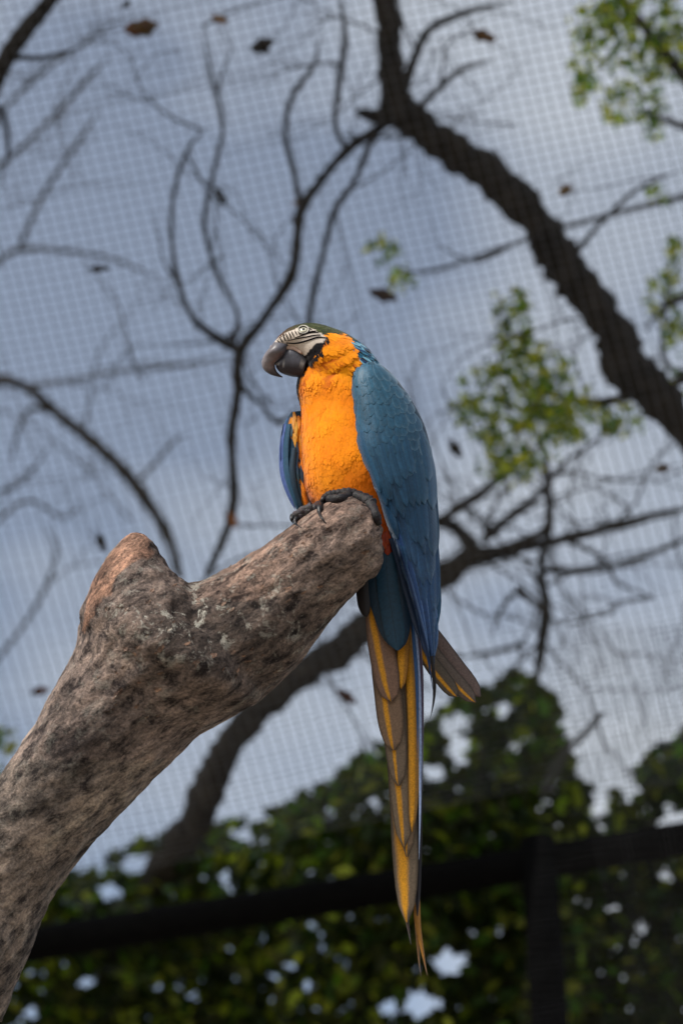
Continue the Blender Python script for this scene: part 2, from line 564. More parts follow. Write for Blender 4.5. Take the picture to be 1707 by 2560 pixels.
fo = link('bark_flakes', mesh('bark_flakes', fv, ff, fc), M['perch'], perch_root, False)
fo['kind'] = 'stuff'

# ------------------------------------------------------------------ macaw
YEL = srgb(255, 158, 8); ORA = srgb(246, 128, 6); DORA = srgb(205, 92, 10)
TEAL = srgb(38, 98, 128); DBLUE = srgb(16, 52, 92); NAVY = srgb(8, 22, 40); BLK = srgb(18, 16, 22)
GRN = srgb(58, 66, 36); BRN = srgb(92, 62, 52); RED = srgb(150, 44, 16); SKIN = srgb(212, 200, 188)
bird = empty('macaw', surf(perch_bvh, 850, 1262)[0])
tag(bird, 'blue and yellow macaw with long tail perched on the broken limb', 'parrot')
bv, bf = [], []
def tst(xl, yl, xr, yr, hd, off=0.018):
    return (xl, yl, dz(yl) + off, xr, yr, dz(yr) + off, hd)
loft([tst(765, 890, 890, 850, .028, .006), tst(748, 932, 912, 880, .034, .010), tst(741, 972, 952, 930, .044, .014), tst(751, 1020, 1005, 990, .050), tst(752, 1085, 1042, 1065, .053),
      tst(756, 1150, 1052, 1150, .053), tst(762, 1215, 1046, 1240, .050, .024), tst(788, 1268, 1040, 1320, .044, .03), tst(868, 1330, 1030, 1400, .034, .03),
      tst(905, 1420, 1022, 1480, .022, .03), tst(925, 1500, 1014, 1545, .013, .022)], 6, 32, bv, bf)
loft([tst(682, 864, 692, 876, .008, 0), tst(698, 843, 716, 878, .016, 0), tst(724, 824, 742, 886, .024, 0), tst(756, 814, 766, 915, .030, 0), tst(790, 813, 784, 955, .034, .002),
      tst(826, 822, 802, 985, .036, .004), tst(862, 837, 830, 1000, .038, .006), tst(900, 862, 860, 1010, .038, .008), tst(925, 888, 890, 1010, .036, .01)], 6, 32, bv, bf)
bm_ = remesh(bv, bf, 0.0022, 7)
Z1 = lambda zx, zy: (620 + zx * .24235, 780 + zy * .24235)
face = [Z1(*q) for q in ((225, 370), (262, 315), (300, 280), (380, 215), (470, 180), (540, 150), (610, 152), (690, 185), (760, 225), (815, 262), (770, 315), (700, 325), (630, 400), (590, 450), (520, 420), (440, 380), (400, 400), (300, 400))]
band = [Z1(*q) for q in ((770, 255), (830, 265), (825, 290), (770, 390), (700, 460), (640, 540), (570, 640), (530, 740), (518, 800), (525, 880), (500, 910), (440, 860), (440, 640), (500, 500), (590, 420), (640, 380), (700, 315))]
crown = [Z1(*q) for q in ((520, 60), (560, 160), (620, 160), (700, 190), (755, 222), (850, 215), (960, 225), (1030, 260), (1120, 300), (1000, 60))]
fore = [Z1(*q) for q in ((180, 380), (225, 372), (262, 318), (300, 282), (380, 217), (470, 182), (545, 158), (600, 160), (600, 60), (180, 60))]
nape = [Z1(*q) for q in ((1010, 250), (1045, 330), (1110, 440), (1210, 525), (1420, 640), (1420, 250), (1120, 240))]
def vl(a, b, t): return tuple(a[i] + (b[i] - a[i]) * t for i in range(3))
def body_col(p, jit=1.0):
    x, y, d = proj(p)
    j = jit
    nx = x + j * 6 * noise.noise(p * 130); ny = y + j * 6 * noise.noise(p * 130 + Vector((9, 2, 4)))
    back = (p.y - (P(900, y, dz(y) + .02)).y)
    if y < 1010:
        if inpoly(x, y, face): return SKIN, 'skin'
        if inpoly(nx, ny, band): return BLK, 'band'
        if inpoly(nx, ny, fore): return vl(BRN, GRN, min(1, max(0, (x - 690) / 60))), 'fore'
        if inpoly(nx, ny, crown): return GRN, 'crown'
        if inpoly(nx, ny, nape): return TEAL, 'nape'
    if nx > 1000 and y > 930 and y < 1340: return DBLUE, 'back'
    if y < 868 and x < 745: return BRN, 'fore'
    if x < 758 and y < 938: return SKIN, 'skin'
    n2 = noise.fractal(p * 28, 1, 2, 3)
    if y < 880: c = vl(YEL, ORA, .2 + .5 * n2)
    else: c = vl(YEL, ORA, .45 + .5 * n2)
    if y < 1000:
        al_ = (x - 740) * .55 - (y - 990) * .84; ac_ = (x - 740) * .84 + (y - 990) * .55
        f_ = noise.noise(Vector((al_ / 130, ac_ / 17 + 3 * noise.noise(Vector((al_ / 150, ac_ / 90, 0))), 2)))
        c = vl(c, srgb(196, 92, 6), max(0, min(1, -f_ * 2.2)) * max(0, min(1, (1000 - y) / 50)) * min(1, max(0, (y - 845) / 20)))  # fold shade painted in: darker orange along the neck creases
    if y > 1140: c = vl(c, DORA, min(1, max(0, ((x - 800) / 150 + (y - 1140) / 130) * .45)))
    if y > 1300: c = vl(c, RED, min(1, (y - 1300) / 30))
    if y > 1400 + 12 * n2: c = vl(RED, NAVY, min(1, (y - 1400) / 25))
    return c, 'chest'
cols = []
bn = [v.normal.copy() for v in bm_.vertices]
co = np.zeros((len(bm_.vertices), 3))
for i, v in enumerate(bm_.vertices):
    p = v.co
    x, y, d = proj(p)
    # soft folds in the neck and breast plumage
    along = (x - 740) * .55 - (y - 990) * .84
    across = (x - 740) * .84 + (y - 990) * .55
    amp = math.exp(-((y - 930) / 75) ** 2) * (1 if y > 845 else 0) * min(1, max(0, (x - 760) / 20))
    f = noise.noise(Vector((along / 130, across / 17 + 3 * noise.noise(Vector((along / 150, across / 90, 0))), 2)))
    disp = amp * 0.0010 * f
    disp += 0.0006 * noise.noise(p * 55) * (1 if y > 960 else 0)
    co[i] = p + bn[i] * disp
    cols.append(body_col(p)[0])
bm_.vertices.foreach_set('co', co.ravel())
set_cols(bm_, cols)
bm_.update()
body = link('body', bm_, M['skin'], bird)
body_bvh = BVHTree.FromPolygons([v.co.copy() for v in bm_.vertices], [tuple(p.vertices) for p in bm_.polygons])

# small contour feathers lying over the body
bm_.calc_loop_triangles()
bn2 = [v.normal.copy() for v in bm_.vertices]
tris = np.array([t.vertices[:] for t in bm_.loop_triangles])
VC = np.array([v.co[:] for v in bm_.vertices])
A_, B_, C_ = VC[tris[:, 0]], VC[tris[:, 1]], VC[tris[:, 2]]
cr = np.cross(B_ - A_, C_ - A_)
ar = np.linalg.norm(cr, axis=1) / 2
FNn = cr / (np.linalg.norm(cr, axis=1)[:, None] + 1e-12)
idx = rng.choice(len(tris), 24000, p=ar / ar.sum())
cv, cf, cc_, cn_ = [], [], [], []
for ti in idx:
    r1, r2 = random.random(), random.random()
    if r1 + r2 > 1: r1, r2 = 1 - r1, 1 - r2
    p = Vector(A_[ti] + (B_[ti] - A_[ti]) * r1 + (C_[ti] - A_[ti]) * r2)
    n = Vector(FNn[ti])
    n = (bn2[tris[ti][0]] * (1 - r1 - r2) + bn2[tris[ti][1]] * r1 + bn2[tris[ti][2]] * r2).normalized()
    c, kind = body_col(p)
    if kind == 'skin': continue
    x, y, d = proj(p)
    flow = Vector((0.10, 0.0, -1.0))
    if y < 960:                         # sweep back from the face round the neck
        k = min(1, (960 - y) / 90)
        flow = (flow * (1 - k) + (RT * 0.85 - UP * 0.55 + FW * .1) * k)
    if kind in ('fore', 'crown'): flow = RT * 0.9 - UP * 0.25
    if kind == 'band': flow = -UP * .8 - RT * .15 if y > 900 else RT * .3 - UP * .8
    flow += Vector((random.uniform(-.25, .25), random.uniform(-.25, .25), random.uniform(-.2, .2)))
    t1 = flow - n * flow.dot(n)
    if t1.length < 1e-4: continue
    t1.normalize(); t2 = n.cross(t1)
    L = random.uniform(.006, .011); Wd = L * random.uniform(.16, .25)
    if kind in ('fore', 'crown'): L *= .55; Wd *= .5
    if kind == 'nape': L *= 1.7; Wd *= .8
    if kind == 'band': L *= .8; Wd *= .6
    if kind == 'nape': c = random.choice([srgb(70, 130, 160), TEAL, DBLUE, BLK, srgb(110, 165, 190)])
    if kind == 'crown': c = random.choice([GRN, srgb(40, 48, 28), srgb(80, 86, 44)])
    j = random.uniform(.9, 1.08)
    c = tuple(q * j for q in c)
    b0 = len(cv)
    lift = random.uniform(.00003, .0001)
    bnrm = n
    for (a, wv, h) in ((0, .5, -.0001), (.5, 1.0, lift * .8), (.85, .7, lift)):
        cv.append(p + t1 * L * a - t2 * Wd * wv + n * (h - .00004)); cv.append(p + t1 * L * a + n * h); cv.append(p + t1 * L * a + t2 * Wd * wv + n * (h - .00004))
        cc_ += [c, c, c]; cn_ += [bnrm + t2 * -.15, bnrm, bnrm + t2 * .15]
    cv.append(p + t1 * L + n * lift * .9); cc_.append(c); cn_.append(bnrm)
    cf += [(b0 + 3, b0 + 4, b0 + 1, b0), (b0 + 4, b0 + 5, b0 + 2, b0 + 1), (b0 + 6, b0 + 7, b0 + 4, b0 + 3), (b0 + 7, b0 + 8, b0 + 5, b0 + 4), (b0 + 9, b0 + 7, b0 + 6), (b0 + 9, b0 + 8, b0 + 7)]
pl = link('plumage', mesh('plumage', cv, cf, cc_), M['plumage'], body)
pl.data.normals_split_custom_set_from_vertices([tuple(q.normalized()) for q in cn_])
pl['kind'] = 'stuff'

# face: fine lines of tiny black feathers on bare skin, projected on to the head
def on_body(x, y, lift=.0004):
    p, n = surf(body_bvh, x, y, dz(y))
    if n.dot(FW) > 0: n = -n
    return p + n * lift, n
def stripe(pts, wpx, parent, col=BLK, name='face_stripe'):
    q = catmull([Z1(*p) for p in pts], 5)
    vs, fs = [], []
    m = len(q)
    for i in range(m):
        t = q[min(i + 1, m - 1)] - q[max(i - 1, 0)]
        t = t / (np.linalg.norm(t) + 1e-9)
        pr = np.array([-t[1], t[0]])
        ww = wpx * (0.35 + 0.65 * math.sin(math.pi * (i + .6) / (m + .2)))
        for s, lf in ((-1, .0002), (0, .0012), (1, .0002)):
            xy = q[i] + pr * ww * s
            p, n = on_body(xy[0], xy[1], lf)
            vs.append(p)
    for i in range(m - 1):
        for s in range(2):
            a = i * 3 + s
            fs.append((a, a + 1, a + 4, a + 3))
    return link(name, mesh(name, vs, fs, [col] * len(vs)), M['dark'], parent)
for pts, wd in (([(395, 318), (500, 322), (620, 292), (720, 262), (800, 268)], 2.3), ([(405, 296), (520, 272), (600, 258), (690, 240), (745, 238)], 1.7),
                ([(480, 268), (560, 240), (640, 215), (725, 212)], 1.6), ([(520, 225), (590, 225), (640, 205), (700, 198)], 1.6), ([(360, 232), (372, 262), (390, 298)], 1.7),
                ([(390, 222), (402, 250), (418, 284)], 1.6), ([(420, 212), (436, 240), (446, 272)], 1.6), ([(452, 203), (462, 228), (478, 258)], 1.5), ([(485, 196), (497, 218), (510, 240)], 1.4),
                ([(515, 208), (560, 215), (610, 208), (635, 188)], 1.6), ([(330, 262), (345, 290), (360, 312)], 1.6), ([(300, 290), (318, 308), (330, 322)], 1.5), ([(515, 176), (560, 160), (620, 168), (660, 188)], 1.4),
                ([(240, 352), (300, 345), (380, 352)], 1.1)):
    stripe(pts, wd, body, BLK if wd > 1.15 else srgb(90, 40, 40))
ex, ey = Z1(572, 184)
ep, en = on_body(ex, ey, -.0012)
def dome(c, n, up, a, b, h, rings=6, seg=20):
    r_ = up.cross(n).normalized(); u_ = n.cross(r_)
    vs = [c + n * h]; fs = []
    for i in range(1, rings + 1):
        f = i / rings
        for k in range(seg):
            an = 2 * math.pi * k / seg
            vs.append(c + r_ * (a * f * math.cos(an)) + u_ * (b * f * math.sin(an)) + n * (h * math.sqrt(max(0, 1 - f * f))))
    for k in range(seg): fs.append((0, 1 + k, 1 + (k + 1) % seg))
    for i in range(rings - 1):
        for k in range(seg):
            a0 = 1 + i * seg + k; b0 = 1 + i * seg + (k + 1) % seg
            fs.append((a0, a0 + seg, b0 + seg, b0))
    return vs, fs
vs, fs = dome(ep, en, UP, .0050, .0044, .0026)
ecol = []
for v in vs:
    r_ = ((v - ep) - en * (v - ep).dot(en)).length
    ecol.append(BLK if r_ < .0017 else (srgb(225, 222, 200) if r_ < .0041 else BLK))
link('eye', mesh('eye', vs, fs, ecol), M['eye'], body)
vs, fs = [], []
rimp = []
for k in range(21):
    an = 2 * math.pi * k / 20
    rimp.append((on_body(ex + 12.5 * math.cos(an), ey - 9.5 * math.sin(an), .0006)[0], .0008))
tube(vs, fs, rimp, 6, 1)
link('eyelid', mesh('eyelid', vs, fs, [srgb(200, 196, 186)] * len(vs)), M['dark'], body)

# beak
def bst(a, b, c, d, hd, dd=0.0): return (a, b, dz(900) + dd, c, d, dz(900) + dd, hd)
vs, fs = loft([bst(684, 856, 728, 864, .012), bst(676, 868, 721, 872, .0165), bst(665, 881, 717, 885, .0175), bst(657, 895, 705, 899, .0125), bst(654, 909, 690, 908, .0105), bst(659, 924, 688, 918, .0082),
               bst(673, 935, 692, 928, .006), bst(690, 941, 699, 936, .0038), bst(706, 944, 707, 942, .001)], 5, 24, e=.8)
bc = []
for v in vs:
    x, y, d = proj(v)
    t_ = min(1, max(0, (x - 655) / 45))
    c = vl(srgb(138, 130, 134), srgb(82, 82, 92), t_)
    if y > 918: c = vl(c, srgb(48, 46, 54), min(1, (y - 918) / 18))
    bc.append(c)
ub = link('upper_beak', mesh('upper_beak', vs, fs, bc), M['beak'], bird)
vs, fs = loft([bst(772, 888, 756, 944, .0145), bst(752, 876, 746, 943, .0150), bst(733, 871, 733, 942, .0148), bst(718, 874, 720, 939, .0135), bst(704, 894, 708, 935, .0108), bst(693, 904, 698, 929, .0082), bst(688, 909, 691, 920, .004)], 5, 24, e=.62)
bc = []
for v in vs:
    x, y, d = proj(v)
    bc.append(srgb(84, 86, 98) if y < 908 else (srgb(150, 148, 150) if y < 912 else srgb(44, 38, 46)))
link('lower_beak', mesh('lower_beak', vs, fs, bc), M['beak'], bird)
# cere and nostril fold above the beak
vs, fs = [], []
tube(vs, fs, [(on_body(*Z1(235, 362), .0006)[0], .0016), (on_body(*Z1(300, 348), .0010)[0], .0026), (on_body(*Z1(380, 352), .0012)[0], .0030), (on_body(*Z1(430, 362), .0010)[0], .0026), (on_body(*Z1(490, 372), .0008)[0], .0024), (on_body(*Z1(560, 420), .0004)[0], .0018)], 8, 5)
link('cere', mesh('cere', vs, fs, [srgb(196, 172, 160)] * len(vs)), M['dark'], body)

# ---- feathers
def feather(spine, wmax, depth_fn, col, mat, parent, name='feather', lift=.002, tiplift=.002, camber=.0015, tip='round', n=12, m=5, root=.5, colfn=None, side=1.0):
    q = catmull(spine, 6)
    # resample by n
    seg = np.r_[0, np.cumsum(np.linalg.norm(np.diff(q, axis=0), axis=1))]
    T = np.linspace(0, seg[-1], n)
    q = np.c_[np.interp(T, seg, q[:, 0]), np.interp(T, seg, q[:, 1])]
    vs, fs, us, cs = [], [], [], []
    for i in range(n):
        t = i / (n - 1)
        tg = q[min(i + 1, n - 1)] - q[max(i - 1, 0)]
        tg = tg / (np.linalg.norm(tg) + 1e-9)
        pr = np.array([-tg[1], tg[0]]) * -1
        ww = wmax * min(1.0, root + (1 - root) * t / .45)
        if tip == 'round':
            if t > .72: ww *= math.sqrt(max(0.0, 1 - ((t - .72) / .285) ** 2)) if t < 1 else .12
        else:
            ww *= max(.03, 1 - max(0, (t - .35) / .65) ** 1.3)
        for k in range(m):
            s = -1 + 2 * k / (m - 1)
            x, y = q[i] + pr * ww * s
            d = depth_fn(x, y) - lift - tiplift * t * t - camber * (1 - s * s)
            vs.append(P(x, y, d)); us.append((k / (m - 1), t))
            cs.append(colfn(x, y, s, t) if colfn else col)
    for i in range(n - 1):
        for k in range(m - 1):
            a = i * m + k
            fs.append((a, a + m, a + m + 1, a + 1))
    return link(name, mesh(name, vs, fs, cs, us), mat, parent)

# ---- wing on the bird's left side (turned to the viewer)
def wst(xl, yl, xr, yr, hd, dl, dr): return (xl, yl, dz(yl) + dl, xr, yr, dz(yr) + dr, hd)
vs, fs = loft([wst(902, 912, 930, 905, .006, -.028, -.016), wst(890, 925, 955, 920, .016, -.030, -.012), wst(883, 950, 985, 950, .022, -.034, -.006), wst(886, 1000, 1020, 1000, .026, -.036, .0), wst(891, 1060, 1050, 1055, .028, -.036, .004),
               wst(897, 1110, 1066, 1105, .028, -.036, .006), wst(910, 1150, 1076, 1160, .027, -.034, .008), wst(930, 1200, 1081, 1220, .025, -.03, .008), wst(952, 1255, 1084, 1280, .022, -.024, .008),
               wst(972, 1315, 1087, 1340, .018, -.018, .006), wst(992, 1360, 1089, 1400, .014, -.014, .002), wst(1015, 1450, 1091, 1480, .009, -.016, -.004), wst(1050, 1560, 1086, 1570, .005, -.016, -.010), wst(1076, 1660, 1086, 1660, .002, -.016, -.014)], 6, 32)
wm = mesh('wing', vs, fs)
def wing_col(x, y):
    t = min(1, max(0, (y - 930) / 520))
    c = vl(srgb(38, 86, 112), srgb(17, 52, 96), t)
    return c
set_cols(wm, [tuple(q * .6 for q in wing_col(*proj(v)[:2])) for v in vs])
wing = link('wing', wm, M['plumage'], bird)
wing_bvh = BVHTree.FromPolygons(vs, [f for f in fs])
def wing_depth(x, y):
    h = wing_bvh.ray_cast(CAM, (P(x, y, 1) - CAM).normalized())
    if h[0] is not None: return (h[0] - CAM).dot(FW)
    h = wing_bvh.find_nearest(P(x, y, dz(y) + .002))
    return (h[0] - CAM).dot(FW)
EL = np.array([(912, 1000), (925, 902), (950, 884), (1000, 886), (1060, 891), (1110, 897), (1150, 910), (1200, 930), (1255, 952), (1315, 972), (1360, 992), (1450, 1015), (1560, 1050), (1714, 1084)], dtype=float)
def wl(y): return float(np.interp(y, [900, 912, 925, 950, 1000, 1060, 1110, 1150, 1200, 1255, 1315, 1360, 1450, 1560, 1714], [912, 902, 890, 883, 886, 891, 897, 910, 930, 952, 972, 992, 1015, 1050, 1084]))
def wr(y): return float(np.interp(y, [900, 920, 950, 1000, 1055, 1105, 1160, 1220, 1280, 1340, 1400, 1480, 1570, 1714], [940, 955, 985, 1022, 1052, 1068, 1078, 1083, 1086, 1089, 1091, 1093, 1088, 1087]))
# back to front: long primaries first, then rows of coverts laid over their roots
def wing_feather(s, y0, y1, wd, col, lift, tip='round', tl=.0015, root=.5, cam_=.0015, pale=0.0):
    ys = np.linspace(y0, y1, 5)
    sp = []
    for yy in ys:
        k = s
        sp.append((wl(yy) + (wr(yy) - wl(yy)) * k, yy))
    pe = srgb(150, 182, 200)  # pale edge tint paints the sheen toward the wing's back edge
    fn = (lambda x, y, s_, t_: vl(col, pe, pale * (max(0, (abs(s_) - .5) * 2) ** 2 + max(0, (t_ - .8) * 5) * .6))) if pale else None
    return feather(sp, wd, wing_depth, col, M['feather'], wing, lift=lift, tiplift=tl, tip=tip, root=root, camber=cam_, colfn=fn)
prim = [((1060, 1300), (1082, 1420), (1090, 1500), (1084, 1580)), ((1040, 1300), (1066, 1430), (1080, 1540), (1085, 1640)), ((1010, 1320), (1045, 1440), (1070, 1570), (1085, 1700)),
        ((996, 1335), (1030, 1440), (1060, 1580), (1081, 1722)), ((985, 1350), (1016, 1440), (1048, 1560), (1072, 1650)), ((978, 1345), (1004, 1430), (1032, 1530), (1050, 1600))]
for k, sp in enumerate(prim):
    c = [srgb(24, 72, 106), srgb(18, 58, 100), srgb(18, 54, 100), srgb(26, 62, 112), srgb(16, 44, 84), srgb(12, 34, 62)][k]
    lite = srgb(110, 146, 196)  # painted highlight: edges of the primaries lightened in their colour
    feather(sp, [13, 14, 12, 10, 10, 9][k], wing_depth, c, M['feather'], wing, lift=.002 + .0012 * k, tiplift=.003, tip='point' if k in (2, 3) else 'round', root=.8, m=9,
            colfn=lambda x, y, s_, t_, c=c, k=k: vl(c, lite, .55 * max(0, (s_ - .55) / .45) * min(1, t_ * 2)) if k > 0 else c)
# thin dark tip hanging past the primaries
feather([(1078, 1640), (1085, 1700), (1084, 1750), (1074, 1802)], 5, lambda x, y: dz(1680) - .02, BLK, M['feather'], wing, lift=.001, tip='point', root=.9)
rows = [(1215, 1480, 7, 14, .004), (1170, 1410, 7, 14, .0050), (1130, 1340, 7, 14, .0060), (1090, 1280, 8, 14, .0070), (1060, 1215, 8, 14, .0078)]
for ri, (ya, yb, nf, wd, lf) in enumerate(rows):
    for k in range(nf):
        s = (k + .5 + .25 * (ri % 2)) / nf
        jy = random.uniform(-48, 48) + 24 * (s - .4)
        c = wing_col(0, (ya + yb) / 2)
        j = random.uniform(.8, 1.2)
        c = tuple(q * j for q in c)
        wing_feather(min(s, .97), ya + jy, yb + jy, wd, c, lf, pale=.03 + .25 * max(0, s - .6))
# scale-like lesser coverts
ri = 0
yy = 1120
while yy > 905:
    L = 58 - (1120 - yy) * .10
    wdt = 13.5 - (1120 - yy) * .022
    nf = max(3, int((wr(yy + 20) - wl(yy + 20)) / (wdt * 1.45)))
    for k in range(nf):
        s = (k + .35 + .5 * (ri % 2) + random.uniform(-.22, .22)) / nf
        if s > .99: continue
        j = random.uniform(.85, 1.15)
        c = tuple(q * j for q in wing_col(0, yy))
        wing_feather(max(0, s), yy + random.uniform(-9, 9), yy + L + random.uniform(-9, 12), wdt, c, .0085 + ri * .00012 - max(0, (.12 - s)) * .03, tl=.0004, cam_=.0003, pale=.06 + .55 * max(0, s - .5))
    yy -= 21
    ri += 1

# ---- far wing, showing its yellow under-coverts beside the breast
vs, fs = loft([wst(728, 1030, 775, 1026, .008, .03, .03), wst(712, 1055, 790, 1050, .014, .034, .034), wst(704, 1095, 800, 1090, .018, .036, .036), wst(702, 1135, 800, 1130, .018, .036, .036), wst(706, 1188, 800, 1185, .016, .034, .034),
               wst(719, 1230, 800, 1225, .012, .032, .032), wst(740, 1272, 800, 1262, .006, .03, .03), wst(756, 1292, 800, 1280, .003, .03, .03)], 5, 28)
yell = [(660 + a * .306, 960 + b * .306) for a, b in ((215, 285), (300, 260), (340, 300), (345, 900), (300, 690), (285, 580), (262, 480), (235, 470), (220, 400), (240, 340))]
yell2 = [(660 + a * .306, 960 + b * .306) for a, b in ((270, 740), (300, 760), (345, 860), (360, 1010), (330, 990), (300, 930), (305, 860), (320, 840), (285, 780))]
fm = mesh('wing', vs, fs)
def far_col(p):
    x, y, d = proj(p)
    nx = x + 9 * noise.noise(p * 160); ny = y + 9 * noise.noise(p * 160 + Vector((4, 4, 4)))
    if inpoly(nx, ny, yell) or inpoly(nx, ny, yell2): return srgb(214, 132, 18)
    if x < 718 + 4 * noise.noise(p * 90): return srgb(44, 78, 120)
    return srgb(20, 52, 74)
set_cols(fm, [far_col(v) for v in vs])
fwing = link('wing', fm, M['plumage'], bird)
fw_bvh = BVHTree.FromPolygons(vs, fs)
def fwd(x, y):
    h = fw_bvh.ray_cast(CAM, (P(x, y, 1) - CAM).normalized())
    if h[0] is not None: return (h[0] - CAM).dot(FW)
    h = fw_bvh.find_nearest(P(x, y, dz(y) + .03))
    return (h[0] - CAM).dot(FW)
for k in range(46):
    y = 1250 - k * 4.9
    for s in (.16, .38, .6):
        xl = float(np.interp(y, [1030, 1055, 1095, 1135, 1188, 1230, 1272], [728, 712, 704, 702, 706, 719, 740]))
        x = xl + s * (790 - xl) + random.uniform(-5, 5)
        if k % 3 != int(s * 5) % 3: continue
        pp = P(x, y + 16, fwd(x, y + 16))
        c = tuple(q * random.uniform(.8, 1.2) for q in far_col(pp))
        feather([(x, y), (x + 2, y + 16), (x + 4 + (y - 1100) * .03, y + 36)], 5.0, fwd, c, M['feather'], fwing, lift=.0006 + k * .00003, tiplift=.0004, n=8, m=3, camber=.0003, tip='point')
for k, (sp, wd, c) in enumerate([([(712, 1060), (703, 1120), (707, 1195), (738, 1274)], 5, srgb(70, 92, 150)), ([(722, 1060), (714, 1130), (720, 1205), (748, 1280)], 7, srgb(30, 72, 100)), ([(736, 1120), (730, 1180), (740, 1240), (762, 1286)], 8, srgb(16, 46, 66))]):
    feather(sp, wd, fwd, c, M['feather'], fwing, lift=.0035 - .0004 * k, tiplift=.0005, root=.8)
# tip of the far wing sticking out past the tail
tipd = lambda x, y: dz(y) + .035
for k, (sp, wd, c, tp) in enumerate([([(1058, 1560), (1090, 1600), (1140, 1668), (1200, 1742)], 22, srgb(104, 88, 84) + (0.0125,), 'round'), ([(1050, 1585), (1085, 1640), (1130, 1695), (1188, 1756)], 21, srgb(96, 84, 76) + (1,), 'round'), ([(1050, 1610), (1075, 1655), (1105, 1695), (1142, 1742)], 20, srgb(88, 78, 66) + (1.125,), 'round')]):
    feather(sp, wd, tipd, c, M['tail'], fwing, lift=.002 + .003 * k, tiplift=.001, tip=tp, root=.9)

# ---- tail
tail_root = empty('tail', P(985, 1500, dz(1500) + .02))
tail_root.parent = bird
tail_root.matrix_parent_inverse = bird.matrix_world.inverted()
OL = srgb(118, 98, 78)
tdep = lambda off: (lambda x, y: dz(y) + off)
def tf(sp, wd, col, off, mat='tail', tip='round', root=.8, name='feather', tl=.0, cam_=.002):
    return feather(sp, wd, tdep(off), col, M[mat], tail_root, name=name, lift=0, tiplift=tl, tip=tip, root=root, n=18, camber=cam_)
tf([(1043, 1500), (1046, 1800), (1045, 2100), (1043, 2290)], 10, srgb(20, 16, 26), .034, 'feather')
tf([(1040, 2180), (1043, 2300), (1056, 2380), (1068, 2440)], 9, srgb(150, 104, 40), .036, 'feather', 'point', .9)
tf([(1038, 2200), (1042, 2310), (1047, 2400), (1052, 2440)], 7, srgb(120, 84, 40), .038, 'feather', 'point', .9)
tf([(1010, 2200), (1016, 2290), (1022, 2330), (1027, 2362)], 7, srgb(70, 56, 50), .032, 'feather', 'point', .9)
tf([(975, 1560), (1000, 1900), (1012, 2120), (1017, 2306)], 33, srgb(112, 98, 82) + (2.375,), .028)
tf([(985, 1520), (1015, 1800), (1020, 2000), (1017, 2142)], 24, OL + (1,), .024)
tf([(965, 1540), (990, 1800), (1003, 1980), (1010, 2117)], 29, srgb(120, 104, 86) + (1.25,), .021)
tf([(1005, 1480), (1028, 1700), (1034, 1900), (1030, 2080)], 15, srgb(150, 110, 50) + (2.75,), .018)
tf([(960, 1530), (975, 1700), (988, 1850), (996, 1965)], 28, srgb(116, 100, 84) + (0.9375,), .016)
tf([(950, 1510), (960, 1650), (974, 1780), (984, 1876)], 34, srgb(126, 102, 82) + (1,), .012)
tf([(1022, 1470), (1013, 1560), (1006, 1650), (1003, 1722)], 15, srgb(170, 120, 50) + (3,), .010)
tf([(938, 1480), (946, 1570), (962, 1670), (978, 1754)], 33, srgb(128, 100, 84) + (1.125,), .007)
# blue upper-side edges, their highlight painted in as pale blue
for k, (sp, wd, c) in enumerate([([(1024, 1480), (1040, 1600), (1050, 1760), (1050, 2000), (1047, 2150)], 7, srgb(150, 170, 210)), ([(1030, 1480), (1050, 1620), (1056, 1760), (1056, 1980)], 4, srgb(60, 44, 66)), ([(1022, 1490), (1034, 1600), (1042, 1720), (1043, 1900)], 5, srgb(40, 80, 130))]):
    tf(sp, wd, c, .006 - .001 * k, 'feather', 'point', .7)
# under-tail coverts
for k, (sp, wd, c) in enumerate([([(935, 1400), (940, 1470), (965, 1550), (990, 1618)], 26, srgb(16, 46, 66)), ([(990, 1380), (1000, 1470), (1002, 1560), (997, 1624)], 24, srgb(14, 44, 68)), ([(965, 1380), (968, 1460), (982, 1550), (994, 1626)], 27, srgb(20, 60, 84)),
                                 ([(915, 1400), (905, 1450), (908, 1500), (916, 1542)], 16, srgb(24, 18, 22))]):
    tf(sp, wd, c, -.001 - .002 * k, 'feather', 'round', .9, 'covert')
for k in range(7):
    x = 948 + random.uniform(0, 30); y = 1318 + k * 5
    feather([(x, y), (x + 3, y + 20), (x + 5, y + 40)], 9, tdep(-.006), vl(RED, DORA, random.random() * .4), M['feather'], tail_root, 'covert', lift=.0, tiplift=.001, n=7, m=3)

# ---- feet
def toe(px, r0, parent, name='toe', col=srgb(38, 35, 38)):
    vs, fs = [], []
    pts = []
    for i, (x, y, lf) in enumerate(px):
        p, n = surf(perch_bvh, x, y)
        if n.dot(FW) > 0 and n.dot(UP) < .2: n = -n
        hit = perch_bvh.ray_cast(CAM, (P(x, y, 1) - CAM).normalized())[0]
        if hit is None: p = P(x, y, (p - CAM).dot(FW)); off = Vector((0, 0, 0))
        else: off = -FW * lf
        pts.append((p + off, r0 * (1 - .28 * i / (len(px) - 1))))
    tube(vs, fs, pts, 12, 9, ring=lambda t: 1 + .10 * math.sin(t * 70) + .10 * math.sin(t * 17 + 1))
    o = link(name, mesh(name, vs, fs, [tuple(c * random.uniform(.8, 1.2) for c in col) for _ in vs]), M['toe'], parent)
    return o, pts[-1]
def claw(start, px, r0, parent, lf=.006):
    pts = [start]
    m = len(px)
    for i, (x, y) in enumerate(px):
        p, n = surf(perch_bvh, x, y)
        pts.append((p - FW * lf * (1 - .8 * i / (m - 1)), max(.0004, r0 * (1 - (i + 1) / m))))
    vs, fs = [], []
    tube(vs, fs, pts, 10, 6)
    return link('claw', mesh('claw', vs, fs, [srgb(24, 22, 26)] * len(vs)), M['beak'], parent)
